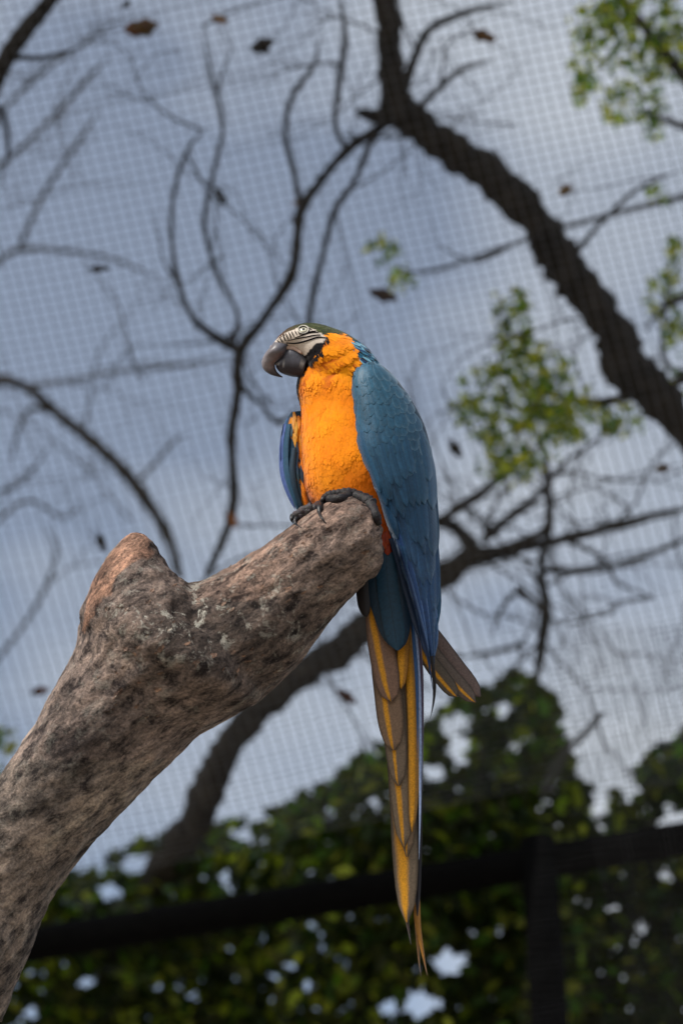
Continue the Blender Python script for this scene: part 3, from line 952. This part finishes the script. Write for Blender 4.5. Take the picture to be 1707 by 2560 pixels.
foot = empty('foot', P(880, 1245, 2.14)); foot.parent = bird; foot.matrix_parent_inverse = bird.matrix_world.inverted()
t_, e_ = toe([(930, 1262, .004), (905, 1246, .006), (876, 1240, .008), (846, 1247, .008), (820, 1251, .008), (806, 1260, .008)], .0066, foot)
claw((e_[0], .0045), [(799, 1268), (799, 1282), (805, 1296), (815, 1308)], .0042, t_)
t_, e_ = toe([(925, 1254, -.004), (890, 1236, .0), (855, 1233, .002), (826, 1238, .004), (812, 1244, .004)], .0062, foot)
claw((e_[0], .0042), [(806, 1250), (803, 1262), (806, 1274)], .0036, t_)
t_, e_ = toe([(905, 1246, .0), (925, 1262, .004), (938, 1285, .003), (945, 1310, .0)], .0062, foot)
vs, fs = [], []
tube(vs, fs, [(P(895, 1246, 2.157), .0055), (P(902, 1243, 2.19), .007), (P(910, 1238, 2.22), .009)], 12, 6)
link('shank', mesh('shank', vs, fs, [srgb(50, 46, 50)] * len(vs)), M['toe'], foot)
foot2 = empty('foot', P(765, 1282, 2.14)); foot2.parent = bird; foot2.matrix_parent_inverse = bird.matrix_world.inverted()
t_, e_ = toe([(790, 1272, .0), (772, 1279, .003), (756, 1287, .005), (744, 1294, .005)], .0056, foot2, col=srgb(70, 64, 68))
claw((e_[0], .0040), [(738, 1301), (741, 1311), (753, 1319)], .0034, t_)
t_, e_ = toe([(780, 1268, -.004), (760, 1276, -.002), (744, 1285, .0), (733, 1292, .001)], .0056, foot2, col=srgb(70, 64, 68))
claw((e_[0], .0040), [(729, 1299), (733, 1308)], .0034, t_)
vs, fs = [], []
tube(vs, fs, [(P(785, 1274, 2.155), .0055), (P(795, 1270, 2.19), .007), (P(805, 1266, 2.22), .009)], 12, 6)
link('shank', mesh('shank', vs, fs, [srgb(50, 46, 50)] * len(vs)), M['toe'], foot2)

# ------------------------------------------------------------------ netting over the aviary
ND0 = 5.35
def net_d(x, y):
    return ND0 + 0.10 * math.sin(x / 700.0 + .5) * .4 + 0.05 * math.cos(y / 600.0) + .00004 * (y - 900)
def net_pt(x, y): return P(x, y, net_d(x, y))
net = empty('aviary_netting', net_pt(850, 2080))
tag(net, 'pale square-mesh netting stretched overhead behind the macaw, dotted with dead leaves', 'netting')
vs, fs = [], []
def cord(pts, r, n=4):
    tube(vs, fs, [(p, r) for p in pts], n, 1)
def nrow(x, yj):     # row j crosses the left border at yj
    return yj - (0.20 - .00006 * min(yj, 1200) * max(0, 1 - x / 900)) * x
ylist = []
y = -1000.0
while y < 2900:
    ylist.append(y)
    y += float(np.interp(y, [0, 700, 1300, 1900, 2500], [27.0, 24.5, 20.0, 16.0, 14.0]))
top_line = [(-600, 1990), (-200, 2010), (0, 1960), (120, 2010), (200, 2000), (350, 1925), (480, 1895), (600, 1875), (700, 1840), (780, 1775), (850, 1720), (980, 1660), (1070, 1580), (1200, 1545), (1275, 1600), (1300, 1720), (1330, 1810), (1420, 1810), (1480, 1740), (1568, 1680), (1800, 1640), (2300, 1700)]
tx = [a for a, b in top_line]; ty_ = [b for a, b in top_line]
def ymax(x): return (float(np.interp(x * K, tx, ty_)) + 25) / K
for yj in ylist:
    pts = []
    ph = random.uniform(0, 6)
    for x in range(-1600, 3301, 70):
        yy = nrow(x, yj) + 1.2 * math.sin(x / 90 + ph)
        if yy > ymax(x): continue
        if yy < -700: continue
        pts.append(net_pt(x, yy))
    if len(pts) > 1:
        cord(pts, .0012)
xi = -2230.0
while xi < 3300:
    pts = []
    ph = random.uniform(0, 6)
    for y in range(-700, 2180, 70):
        x = xi + .265 * y + .00002 * y * y * .4 + 1.2 * math.sin(y / 80 + ph)
        if x < -1600 or x > 3300: continue
        if y > ymax(x): continue
        pts.append(net_pt(x, y))
    if len(pts) > 1: cord(pts, .0012)
    xi += 29.0
nw = link('mesh_cords', mesh('mesh_cords', vs, fs), M['net'], net)
nw['kind'] = 'stuff'
print('net', len(fs))

# head rope along the net's lower edge and side netting hung below on the right
vs, fs = [], []
side = empty('side_netting', P(1700, 2600, 5.55))
tag(side, 'loose grey side netting hanging in dense folds over the dark foliage', 'netting')
vs, fs = [], []
def sd(x, y): return 5.55 + .03 * math.sin(x / 70) + .02 * math.sin(y / 110)
for k in range(34):
    x0 = 1370 + k * 16
    pts = [P(x0 + .22 * (y - 1560) - max(0, (1700 - y)) * 0 + 5 * math.sin(y / 90 + k), y, sd(x0, y)) for y in range(1560, 2720, 60)]
    # folds fan out from the seam
    tube(vs, fs, [(p, .0010) for p in pts], 4, 1)
for k in range(62):
    y0 = 1600 + k * 18
    pts = [P(x, y0 - .12 * (x - 1400) + 4 * math.sin(x / 50 + k), sd(x, y0)) for x in range(int(1395 - (y0 - 1560) * .10), 2000, 50)]
    tube(vs, fs, [(p, .0010) for p in pts], 4, 1)
so_ = link('mesh_cords', mesh('mesh_cords', vs, fs), M['net_dark'], side)
so_['kind'] = 'stuff'
vs, fs = [], []
for k in range(4):
    tube(vs, fs, [(P(1512 - 5 * k, 1780 - 0, 5.53), .002), (P(1475 - 7 * k, 1830, 5.53), .0022), (P(1420 - 9 * k, 1890, 5.53), .0025), (P(1370 - 8 * k, 1990, 5.53), .003)], 6, 6)
link('seam', mesh('seam', vs, fs), M['net_dark'], side)
# ------------------------------------------------------------------ dead leaves caught on the net
def dead_leaf(x, y, size, c, ang, curl, label, asp=.5, d=None):
    if d is None: d = net_d(x / K, y / K) + .004
    p = D(x, y, d)
    L = size / K * d / F
    tx = (RT * math.cos(ang) + UP * math.sin(ang)); ty = (UP * math.cos(ang) - RT * math.sin(ang))
    vs, fs, cs = [], [], []
    n, m = 9, 5
    ph = random.uniform(0, 6)
    for i in range(n):
        t = i / (n - 1)
        wv = asp * math.sin(math.pi * min(1, t * .94 + .03)) ** .8 * (1 + .22 * math.sin(t * 14 + ph))
        for k in range(m):
            s = -1 + 2 * k / (m - 1)
            z = (abs(s) ** 1.5) * curl * wv + .25 * math.sin(t * 3 + ph) * curl
            vs.append(p + tx * (t * 2 - 1) * L + ty * s * wv * L * (1 - .3 * curl * abs(s)) + FW * (z * L) - FW * .004)
            cs.append(tuple(q * random.uniform(.7, 1.3) for q in c))
    for i in range(n - 1):
        for k in range(m - 1):
            a = i * m + k
            fs.append((a, a + m, a + m + 1, a + 1))
    # stalk
    b0 = len(vs)
    tube(vs, fs, [(p - tx * L, .0007), (p - tx * L * 1.4 + ty * L * .15, .0006)], 5, 3)
    cs += [c] * (len(vs) - b0)
    o = link('dead_leaf', mesh('dead_leaf', vs, fs, cs), M['dead_leaf'])
    tag(o, label, 'leaf', 'dead leaves caught on the netting')
DK = (.018, .015, .012); BR = (.10, .055, .028); RB = (.07, .025, .012); TAN = (.16, .10, .055)
for a in [(325, 62, 40, BR, .2, .5, 'large curled brown dead leaf near the top of the netting', .62), (505, 45, 22, TAN, -.3, .4, 'small tan dead leaf high on the netting'), (602, 103, 28, DK, .4, .5, 'blackish crumpled dead leaf high on the netting', .75),
          (1110, 82, 30, BR, -.4, .5, 'brown dead leaf on the netting between the thick limb and the green crown', .55), (1297, 437, 18, TAN, .6, .4, 'pale tan dead leaf on the netting right of the thick dark limb', .8), (507, 450, 24, DK, -1.0, .5, 'narrow black dead leaf hanging left of the hanging branch', .45),
          (228, 617, 26, DK, .05, .4, 'thin dark dead leaf lying level on the left netting', .35), (880, 677, 34, (.05, .03, .022), -.3, .5, 'wide dark brown dead leaf on the netting above the macaw head', .5), (1045, 1030, 24, DK, -1.1, .5, 'dark dead leaf on the netting beside the macaw wing', .55),
          (1520, 1076, 18, (.09, .06, .04), .2, .4, 'small brown dead leaf on the netting below the thick limb', .7), (233, 1246, 24, DK, -1.2, .5, 'black pointed dead leaf beside the sawn stub', .5), (92, 1587, 24, RB, .2, .5, 'reddish dead leaf left of the dead trunk', .45),
          (795, 1600, 28, RB, -.6, .5, 'red-brown dead leaf beside the macaw tail', .5), (1195, 1360, 18, DK, -1.0, .4, 'small dark dead leaf among the twigs right of the macaw', .6), (290, 10, 14, DK, .9, .4, 'tiny dark dead leaf at the upper edge of the netting', .6)]:
    dead_leaf(*a)

# ------------------------------------------------------------------ frame pipe and post
vs, fs = [], []
bp = [D(-400, 2245, 7.2), D(55, 2172, 7.2), D(600, 2085, 7.2), D(1100, 2003, 7.2), D(1700, 1905, 7.2), D(2300, 1810, 7.2)]
tube(vs, fs, [(p, 40 / K * 7.2 / F) for p in bp], 16, 3)
frame = empty('pipe_gantry', (bp[0].x, bp[0].y, 0))
tag(frame, 'thick black steel pipe frame crossing in front of the dark foliage', 'pipe gantry')
link('rail', mesh('rail', vs, fs), M['iron'], frame)
for (x, y, r) in ((1235, 1960, 42), (-380, 2240, 40), (2250, 1815, 40)):
    top = D(x, y, 7.2)
    vs, fs = [], []
    tube(vs, fs, [(top + Vector((0, 0, .05)), r / K * 7.2 / F), (Vector((top.x, top.y, 2.5)), r / K * 7.2 / F), (Vector((top.x, top.y, -.1)), r / K * 7.2 / F)], 16, 4)
    link('post', mesh('post', vs, fs), M['iron'], frame)

# ------------------------------------------------------------------ trees
def limb(parent, pts, d, mat, name='branch', n=8, rough=.35, wob=0.0, extra=None, dj=.0):
    vs, fs = [], []
    q = []
    for i, a in enumerate(pts):
        dd = a[3] if len(a) > 3 else d
        q.append((D(a[0], a[1], dd + dj * noise.noise(Vector((a[0] / 90, a[1] / 90, 3)))), a[2] * (1.06 if name == 'trunk' else .9) / K * dd / F))
    if name == 'branch': q[-1] = (q[-1][0], q[-1][1] * .3)
    if extra: q = extra(q)
    tube(vs, fs, q, n, 6, rough, seed=pts[0][0])
    o = link(name, mesh(name, vs, fs), mat, parent)
    return o, q
def twigs(parent, seeds, count, lens, r0, mat, gen=3, flat=.35):
    """many fine random twigs growing from points on the branches"""
    vs, fs = [], []
    def grow(p, dr, L, r, g):
        pts = [(p, r)]
        q = p.copy(); dv = dr.copy()
        ns = 5
        for i in range(ns):
            dv = (dv + Vector((random.gauss(0, .22), random.gauss(0, .22) * flat, random.gauss(0, .22)))).normalized()
            q = q + dv * (L / ns)
            pts.append((q.copy(), r * (1 - .75 * (i + 1) / ns)))
            if g > 0 and i >= 1 and random.random() < .55:
                dd = (dv + Vector((random.gauss(0, .7), random.gauss(0, .5) * flat, random.gauss(0, .7)))).normalized()
                grow(q, dd, L * random.uniform(.4, .65), r * .6, g - 1)
        tube(vs, fs, pts, 5, 2)
    for _ in range(count):
        i = random.randrange(len(seeds) - 1)
        (p0, ra), (p1, rb) = seeds[i], seeds[i + 1]
        if not (p1 - p0).length < 3: continue
        p = p0.lerp(p1, random.random())
        dr = Vector((random.gauss(0, 1), random.gauss(0, 1) * flat, random.gauss(.3, 1))).normalized()
        grow(p, dr, random.uniform(*lens), r0 * random.uniform(.7, 1.2), gen)
    o = link('twigs', mesh('twigs', vs, fs), mat, parent)
    o['kind'] = 'stuff'
    return o

# big dark-limbed tree on the right
def to_ground(off):
    def f(q):
        p, r = q[0]
        return [(Vector((p.x + off, p.y + .2, -.1)), r * 2.0), (Vector((p.x + off * .95, p.y + .2, p.z * .45)), r * 1.7), (Vector((p.x + off * .6, p.y + .1, p.z * .8)), r * 1.3)] + q
    return f
t1 = empty('dark_tree', (D(1640, 1060, 6.6).x + .9, D(1640, 1060, 6.6).y + .2, 0))
tag(t1, 'dark bare tree whose thick limb arches over the netting above the macaw', 'tree')
tr, q1 = limb(t1, [(1680, 1110, 44), (1600, 1010, 44), (1500, 905, 46), (1440, 835, 52), (1400, 745, 44), (1340, 665, 41), (1280, 592, 44), (1240, 525, 38), (1180, 455, 38), (1110, 392, 37), (1040, 347, 38), (965, 295, 37), (912, 240, 35), (897, 150, 28), (890, 60, 27), (878, -60, 25)],
              6.6, M['bark'], 'trunk', 14, .5, extra=to_ground(.9))
b1 = [[(925, 262, 26), (870, 268, 20), (838, 262, 15), (815, 256, 9)],
      [(900, 275, 14), (860, 300, 12), (800, 342, 13), (740, 410, 12), (692, 480, 14), (680, 570, 12), (666, 640, 14), (600, 740, 12), (550, 810, 16), (545, 900, 13), (532, 1000, 12), (536, 1100, 12), (535, 1160, 14), (522, 1215, 11), (490, 1290, 9), (462, 1345, 8)],
      [(880, 280, 10), (845, 340, 9), (815, 415, 8), (770, 480, 9), (740, 590, 8), (718, 680, 9), (708, 750, 8), (690, 860, 6)],
      [(552, 808, 13), (490, 770, 12), (440, 725, 8), (405, 630, 7), (394, 500, 6), (410, 400, 6), (440, 330, 5), (470, 300, 3)],
      [(535, 790, 9), (545, 720, 6), (505, 640, 6), (470, 520, 7), (490, 400, 6), (512, 285, 6), (485, 170, 5), (465, 60, 4)],
      [(690, 478, 10), (675, 390, 7), (655, 300, 7), (672, 220, 8), (720, 150, 6), (735, 80, 5)],
      [(800, 345, 8), (770, 290, 7), (780, 180, 9), (792, 90, 8), (780, -30, 7)],
      [(925, 205, 15), (955, 125, 12), (990, 65, 10), (1080, 25, 8), (1180, 0, 6)],
      [(950, 262, 10), (1010, 200, 8), (1060, 160, 7), (1130, 140, 5)],
      [(1300, 612, 12), (1330, 570, 8), (1390, 500, 6), (1470, 430, 5), (1568, 390, 4)],
      [(1250, 540, 8), (1180, 560, 5), (1090, 600, 4), (1000, 560, 4)],
      [(545, 880, 8), (600, 930, 6), (640, 970, 7), (690, 930, 5)]]
allq = list(q1[3:])
for pts in b1:
    o, q = limb(t1, pts, 6.6, M['bark'], 'branch', 8, .35, dj=.3)
    allq += q
twigs(t1, allq, 30, (.25, .65), .005, M['bark'], 2)

# pale distant tree behind the left netting
t2 = empty('bare_tree', (D(-250, 900, 14.0).x - .2, D(-250, 900, 14.0).y, 0))
tag(t2, 'slender bare tree with thin grey branches spreading behind the left netting', 'tree')
tr, q2 = limb(t2, [(-250, 1150, 40), (-120, 980, 22), (-20, 880, 13), (60, 888, 10), (130, 948, 11), (220, 1020, 12), (290, 1088, 14), (350, 1170, 13), (392, 1245, 12), (412, 1330, 9)], 14.0, M['bark2'], 'trunk', 10, .4, extra=to_ground(-.2))
b2_ = [[(50, 888, 8), (150, 876, 8), (300, 850, 7), (420, 838, 6), (520, 818, 5)], [(-60, 640, 11), (0, 600, 9), (50, 573, 9), (170, 578, 7), (280, 602, 6), (400, 660, 4)], [(45, 573, 9), (75, 500, 8), (110, 430, 8), (190, 312, 7), (230, 250, 5)],
       [(130, 950, 8), (70, 940, 8), (40, 1000, 7), (25, 1070, 5)], [(318, 1105, 8), (360, 1060, 7), (400, 1012, 6), (430, 1000, 4)], [(-40, 420, 8), (0, 382, 8), (80, 312, 8), (140, 250, 8), (205, 180, 6), (260, 120, 4)],
       [(-20, 290, 8), (30, 230, 7), (100, 165, 7), (180, 108, 6), (250, 60, 5), (330, 20, 4)], [(0, 1130, 7), (60, 1100, 5), (130, 1000, 4)], [(190, 1010, 6), (205, 930, 5), (215, 860, 4)], [(-150, 1300, 8), (-40, 1230, 7), (60, 1150, 6), (150, 1190, 5), (190, 1140, 4)],
       [(-30, 1540, 9), (30, 1470, 7), (90, 1380, 7), (130, 1270, 6), (100, 1200, 4)], [(-120, 985, 12), (-110, 800, 10), (-60, 640, 9), (-40, 420, 8), (-20, 290, 7)], [(-120, 990, 12), (-140, 1150, 10), (-150, 1300, 8), (-30, 1540, 7)],
       [(330, 870, 5), (300, 820, 5), (270, 700, 4), (180, 580, 4)]]
allq2 = list(q2[4:])
for pts in b2_:
    o, q = limb(t2, [(a_, b_, c_ * .75) for a_, b_, c_ in pts], 14.0, M['bark2'], 'branch', 7, .35, dj=.4)
    allq2 += q
twigs(t2, allq2, 26, (.6, 1.5), .008, M['bark2'], 2)
# dark limb crossing the upper left corner
t3 = empty('leaning_tree', (D(-250, 560, 6.0).x - .3, D(-250, 560, 6.0).y, 0))
tag(t3, 'leaning dark tree with one thick smooth limb crossing beside thin grey twigs', 'tree')
tr, q3 = limb(t3, [(-250, 560, 30), (-110, 370, 24), (-25, 215, 20), (15, 135, 20), (60, 68, 19), (112, 5, 17), (160, -60, 15)], 6.0, M['bark'], 'trunk', 10, .25, extra=to_ground(-.3))
for pts in [[(-40, 240, 9), (0, 250, 8), (20, 330, 6), (5, 420, 5)], [(20, 130, 8), (120, 130, 6), (220, 90, 5)]]:
    limb(t3, pts, 6.0, M['bark'], 'branch', 7, .3)

# curved grey tree rising from the foliage behind the perch and spreading to the right
t4 = empty('curved_tree', (D(250, 2420, 10.2).x, D(250, 2420, 10.2).y, 0))
tag(t4, 'curved grey tree rising behind the dead trunk and spreading right of the macaw', 'tree')
def drop(q):
    p, r = q[0]
    return [(Vector((p.x - .1, p.y, -.1)), r * 1.5), (Vector((p.x - .05, p.y, p.z * .5)), r * 1.25)] + q
tr, q4 = limb(t4, [(250, 2420, 44, 10.2), (275, 2250, 42, 9.8), (325, 2090, 40, 9.2), (400, 1960, 38, 8.6), (470, 1830, 37, 8.2), (505, 1745, 34), (560, 1665, 33), (625, 1600, 32), (720, 1530, 34), (800, 1472, 34), (860, 1425, 31), (950, 1370, 27), (1040, 1308, 26), (1088, 1268, 26)], 8.0, M['bark2'], 'trunk', 14, .4, extra=drop)
b4 = [[(1080, 1275, 22), (1140, 1268, 18), (1200, 1258, 13), (1300, 1235, 13), (1400, 1212, 12), (1500, 1185, 11), (1620, 1160, 10)], [(1092, 1268, 20), (1050, 1215, 17), (1000, 1195, 14), (960, 1170, 10), (900, 1180, 8)], [(1010, 1198, 13), (1060, 1160, 13), (1110, 1128, 12), (1190, 1060, 9), (1240, 1020, 6)],
      [(1110, 1240, 13), (1160, 1195, 12), (1240, 1130, 9), (1300, 1060, 7), (1400, 990, 5)], [(1245, 1010, 7), (1256, 1100, 9), (1260, 1200, 11), (1242, 1300, 11), (1252, 1400, 14), (1242, 1480, 15), (1228, 1600, 10)],
      [(1255, 1310, 9), (1350, 1312, 8), (1450, 1288, 8), (1568, 1240, 6), (1650, 1210, 5)], [(1200, 1480, 8), (1120, 1500, 7), (1050, 1510, 6)], [(1245, 1400, 9), (1190, 1360, 7), (1150, 1400, 6), (1130, 1460, 5)], [(1300, 1240, 7), (1380, 1280, 6), (1420, 1340, 5), (1500, 1370, 4)],
      [(640, 1590, 9), (595, 1615, 8), (588, 1640, 5)], [(1130, 1265, 10), (1250, 1215, 9), (1255, 1110, 8)]]
allq4 = list(q4[6:])
for pts in b4:
    o, q = limb(t4, pts, 8.0, M['bark2'], 'branch', 8, .4, dj=.35)
    allq4 += q
twigs(t4, allq4, 50, (.3, .85), .007, M['bark2'], 2)

# ---- foliage
dead_leaf(535, 1195, 20, (.30, .10, .02), -1.2, .4, 'orange withered leaf clinging to the hanging branch', .5, 6.56)
dead_leaf(688, 462, 18, (.26, .13, .03), .5, .4, 'ochre withered leaf at the bend of the hanging branch', .5, 6.56)
LEAF_C = [srgb(88, 112, 24), srgb(60, 92, 20), srgb(108, 122, 30), srgb(44, 70, 22), srgb(120, 128, 44)]
def leaf_geo(vs, fs, cs, p, L, asp, c, up=.35):
    n = Vector((random.gauss(0, 1), random.gauss(0, 1), random.gauss(up, 1))).normalized()
    t = n.orthogonal().normalized()
    t = (Matrix.Rotation(random.uniform(0, 6.28), 3, n) @ t)
    b = n.cross(t)
    b0 = len(vs)
    W_ = L * asp
    bend = random.uniform(-.15, .25) * L
    vs += [p - t * L, p - t * L * .35 + b * W_ + n * bend * .3, p + t * L * .35 + b * W_ * .85 + n * bend * .3, p + t * L - n * bend, p + t * L * .35 - b * W_ * .85 + n * bend * .3, p - t * L * .35 - b * W_ + n * bend * .3, p - n * bend * .1]
    cs += [c] * 7
    for k in range(6): fs.append((b0 + 6, b0 + k, b0 + (k + 1) % 6))
def leaf_mesh(c):
    vs, fs, cs = [], [], []
    L = 1.0
    vs = [Vector(q) for q in ((-1, 0, 0), (-.4, .5, .06), (.3, .46, .08), (1, 0, -.15), (.3, -.46, .08), (-.4, -.5, .06), (-.1, 0, -.03))]
    for k in range(6): fs.append((6, k, (k + 1) % 6))
    return mesh('leaf', vs, fs, [c] * 7)
leaf_shared = [leaf_mesh(c) for c in LEAF_C]
for me in leaf_shared: me.materials.append(M['leaf'])
def add_leaf_objs(parent, pts, L):
    for p in pts:
        o = bpy.data.objects.new('leaf', random.choice(leaf_shared))
        C.objects.link(o)
        o.parent = parent
        s = L * random.uniform(.8, 1.3)
        mw = Matrix.Translation(p) @ Matrix.Rotation(random.uniform(0, 6.28), 4, 'Z') @ Matrix.Rotation(random.gauss(0, .8), 4, 'X') @ Matrix.Rotation(random.gauss(0, .8), 4, 'Y') @ Matrix.Diagonal((s, s, s, 1))
        o.matrix_parent_inverse = Matrix()
        o.matrix_local = parent.matrix_world.inverted() @ mw
def blobs(parent, lst, d, leafpx, dens, thick=.5, singles=60, bright=1.0, name='crown', sd_=0):
    vs, fs, cs = [], [], []
    sing = []
    L0 = leafpx / K * d / F / 2
    for (x, y, rx, ry) in lst:
        n = int(rx * ry * math.pi / (leafpx * leafpx * .5) * dens)
        for _ in range(n):
            for _try in range(12):
                a, r = random.uniform(0, 6.283), math.sqrt(random.random()) * random.uniform(.8, 1.12)
                px, py = x + rx * r * math.cos(a), y + ry * r * math.sin(a)
                dd = d + random.gauss(0, thick)
                p = D(px, py, dd)
                if noise.noise(p * 2.4 + Vector((sd_, 0, 0))) > -.12: break
            c = random.choice(LEAF_C)
            c = (c[0] * 1.15, c[1], c[2] * .6)
            j = random.uniform(.7, 1.25) * bright
            leaf_geo(vs, fs, cs, p, L0 * random.uniform(.7, 1.35), random.uniform(.4, .6), tuple(q * j for q in c))
            if random.random() < singles / 400: sing.append(D(px, py, d - thick * 1.2))
    o = link(name, mesh(name, vs, fs, cs), M['leaf'], parent, False)
    o['kind'] = 'stuff'
    add_leaf_objs(parent, sing[:singles], L0)
    return o
t5 = empty('leafy_tree', (D(1900, 800, 7.4).x + .4, D(1900, 800, 7.4).y, 0))
tag(t5, 'leafy tree with sunlit yellow-green sprays behind the thick dark limb', 'tree')
tr, q5 = limb(t5, [(1900, 900, 60), (1800, 640, 40), (1700, 420, 26), (1600, 220, 18), (1500, 90, 12), (1400, -40, 8)], 7.4, M['bark2'], 'trunk', 10, .3, extra=to_ground(.4))
for pts in [[(1800, 640, 20), (1650, 660, 14), (1530, 700, 9), (1480, 760, 6)], [(1850, 780, 20), (1600, 860, 14), (1400, 920, 11), (1250, 900, 9), (1150, 840, 6), (1170, 720, 5)], [(1650, 320, 14), (1540, 280, 9), (1460, 250, 6)], [(1250, 905, 8), (1200, 980, 7), (1160, 1050, 5)], [(1700, 420, 10), (1300, 520, 6), (1000, 620, 5), (900, 610, 4)], [(1600, 860, 9), (1520, 820, 7), (1540, 600, 5)]]:
    o, q = limb(t5, pts, 7.4, M['bark2'], 'branch', 7, .3, dj=.2)
blobs(t5, [(1470, 70, 140, 105), (1530, 120, 70, 80), (1385, 60, 80, 60), (1460, 240, 80, 60), (1500, 290, 35, 40), (1340, 170, 45, 70)], 7.4, 26, 2.3, .3, 60, 2.0, sd_=1)
blobs(t5, [(1175, 745, 55, 90), (1220, 840, 80, 60), (1120, 900, 75, 70), (1200, 980, 120, 90), (1270, 900, 80, 90), (1330, 960, 80, 60), (1430, 965, 55, 40), (1165, 1070, 80, 45), (1060, 940, 35, 40)], 7.2, 26, 2.7, .35, 90, 1.7, 'lower_crown', sd_=5)
blobs(t5, [(1530, 680, 50, 70), (1550, 790, 35, 70), (1510, 900, 60, 40), (1545, 590, 25, 50), (880, 575, 45, 30), (925, 640, 35, 35), (1510, 450, 40, 25)], 7.5, 24, 2.0, .3, 40, 1.7, 'side_crown', sd_=9)

# ---- dark foliage mass along the bottom
def under(x, y, m=0): return y > np.interp(x, tx, ty_) + m
GAPS = [(1137, 1800, 48, 30), (1142, 1868, 32, 46), (1281, 1852, 26, 26), (1255, 1770, 28, 22), (1085, 1930, 38, 26), (1497, 2012, 26, 52), (1476, 2115, 24, 18), (1569, 1970, 32, 42), (1687, 2063, 52, 44),
        (1656, 2192, 28, 18), (1450, 2248, 20, 16), (1126, 2408, 52, 46), (1054, 2510, 64, 42), (1265, 2465, 26, 16), (1252, 2328, 18, 16), (344, 2159, 58, 46), (280, 2229, 42, 30), (249, 2165, 26, 24),
        (600, 2089, 27, 20), (644, 2031, 38, 26), (727, 2414, 16, 16), (223, 2452, 22, 20), (64, 2535, 28, 18), (765, 2459, 20, 18), (982, 2523, 38, 26), (1580, 1870, 30, 26), (930, 2010, 30, 22), (1600, 2330, 18, 18), (560, 2205, 16, 14)]
bushes = [(-60, 330, 'dense dark shrubby tree filling the foliage beside the dead trunk', 9.6), (260, 690, 'dark leafy tree beneath the curved grey branch behind the pipe', 9.4), (640, 1030, 'dark leafy tree whose foliage hangs behind the macaw tail', 8.3), (980, 1340, 'tall dark tree with bright green upper leaves behind the macaw wing tip', 8.5), (-560, -40, 'dense dark tree standing beyond the foot of the dead trunk', 9.8), (1700, 2200, 'dense dark tree at the far end of the pipe frame past the post', 9.2), (1290, 1720, 'deep shaded tree behind the folds of the side netting', 8.9)]
for bi, (xa, xb, lab, d) in enumerate(bushes):
    xm = (xa + xb) / 2
    root = empty('shade_tree', (D(xm, 2300, d).x, D(xm, 2300, d).y, 0))
    tag(root, lab, 'tree', 'shade trees beyond the pipe frame')
    ytop = float(np.interp(xm, tx, ty_)) + 130
    limb(root, [(xm, 2420, 26), (xm + 10, 2250, 20), (xm - 14, ytop + 120, 12), (xm + 5, ytop, 6)], d, M['bark'], 'trunk', 9, .3, extra=drop)
    if bi == 0: blobs(root, [(2, 1700, 28, 55), (-30, 1800, 60, 80)], d, 40, 2.0, .2, 10, 1.2, 'spray')
    for k in range(5):
        yb = 2400 - k * 110
        if yb < ytop + 60: break
        sgn = 1 if k % 2 else -1
        limb(root, [(xm, yb, 9), (xm + sgn * 70, yb - 60, 7), (xm + sgn * 150, yb - 90, 4)], d, M['bark'], 'branch', 6, .3)
    vs, fs, cs = [], [], []
    sing = []
    n = 0
    target = int((xb - xa) * (2480 - (ytop - 130)) / 70)
    tries = 0
    while n < target and tries < target * 6:
        tries += 1
        x = random.uniform(xa, xb); y = random.uniform(1530, 2480)
        if not under(x, y, 16 * noise.noise(Vector((x / 40, y / 40, 1)))): continue
        dd = d * random.uniform(.9, 1.12)
        p = D(x, y, dd)
        hole = noise.noise(Vector((x / 60, y / 50, 3.7))) + .45 * noise.noise(Vector((x / 25, y / 25, 8))) + .3 * noise.noise(Vector((x / 200, y / 160, 5)))
        if hole > .80: continue
        sx_, sy_ = x / K, y / K
        gn = .78 + .75 * noise.noise(Vector((sx_ / 22, sy_ / 22, 6))) + .35 * noise.noise(Vector((sx_ / 9, sy_ / 9, 2)))
        if any(((sx_ - hx) / (hr * 1.0 + 5)) ** 2 + ((sy_ - hy) / (hs * 1.0 + 5)) ** 2 < gn for hx, hy, hr, hs in GAPS): continue
        L0 = random.uniform(13, 30) / K * dd / F
        c = random.choice(LEAF_C)
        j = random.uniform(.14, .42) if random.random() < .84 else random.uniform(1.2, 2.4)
        if under(x, y - 70) is False or y < np.interp(x, tx, ty_) + 90: j *= 1.25  # painted sunlight: leaves near the crown top get a brighter colour
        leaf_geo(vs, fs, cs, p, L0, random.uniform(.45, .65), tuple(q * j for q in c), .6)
        if len(sing) < 60 and random.random() < .02: sing.append(D(x, y, d * .9))
        n += 1
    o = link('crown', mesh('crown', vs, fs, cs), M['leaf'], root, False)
    o['kind'] = 'stuff'
    add_leaf_objs(root, sing, 22 / K * d / F)

# unseen tree added to throw dappled shade on the foliage
ts = empty('shade_blocker_tree', (-8.5, 2.5, 0))
tag(ts, 'tree-shaped shade blocker added out of view to darken the foliage', 'tree')
vs, fs = [], []
tube(vs, fs, [(Vector((-8.5, 2.5, -.1)), .35), (Vector((-8.4, 2.5, 5)), .28), (Vector((-7.5, 2.6, 8.5)), .2), (Vector((-5.5, 2.8, 10.5)), .12), (Vector((-3.5, 2.9, 11)), .05)], 12, 6, .2)
link('trunk', mesh('trunk', vs, fs), M['bark2'], ts)
vs, fs, cs = [], [], []
for k in range(5200):
    p = Vector((random.uniform(-9.5, 1.0), random.gauss(2.7, 1.3), random.gauss(10.4, 1.1)))
    if p.z - 1.6 < 1.75 * p.y: continue
    if noise.noise(p * .9) > .22: continue
    leaf_geo(vs, fs, cs, p, random.uniform(.16, .3), .55, random.choice(LEAF_C), 1.2)
o = link('crown', mesh('crown', vs, fs, cs), M['leaf'], ts, False)
o['kind'] = 'stuff'
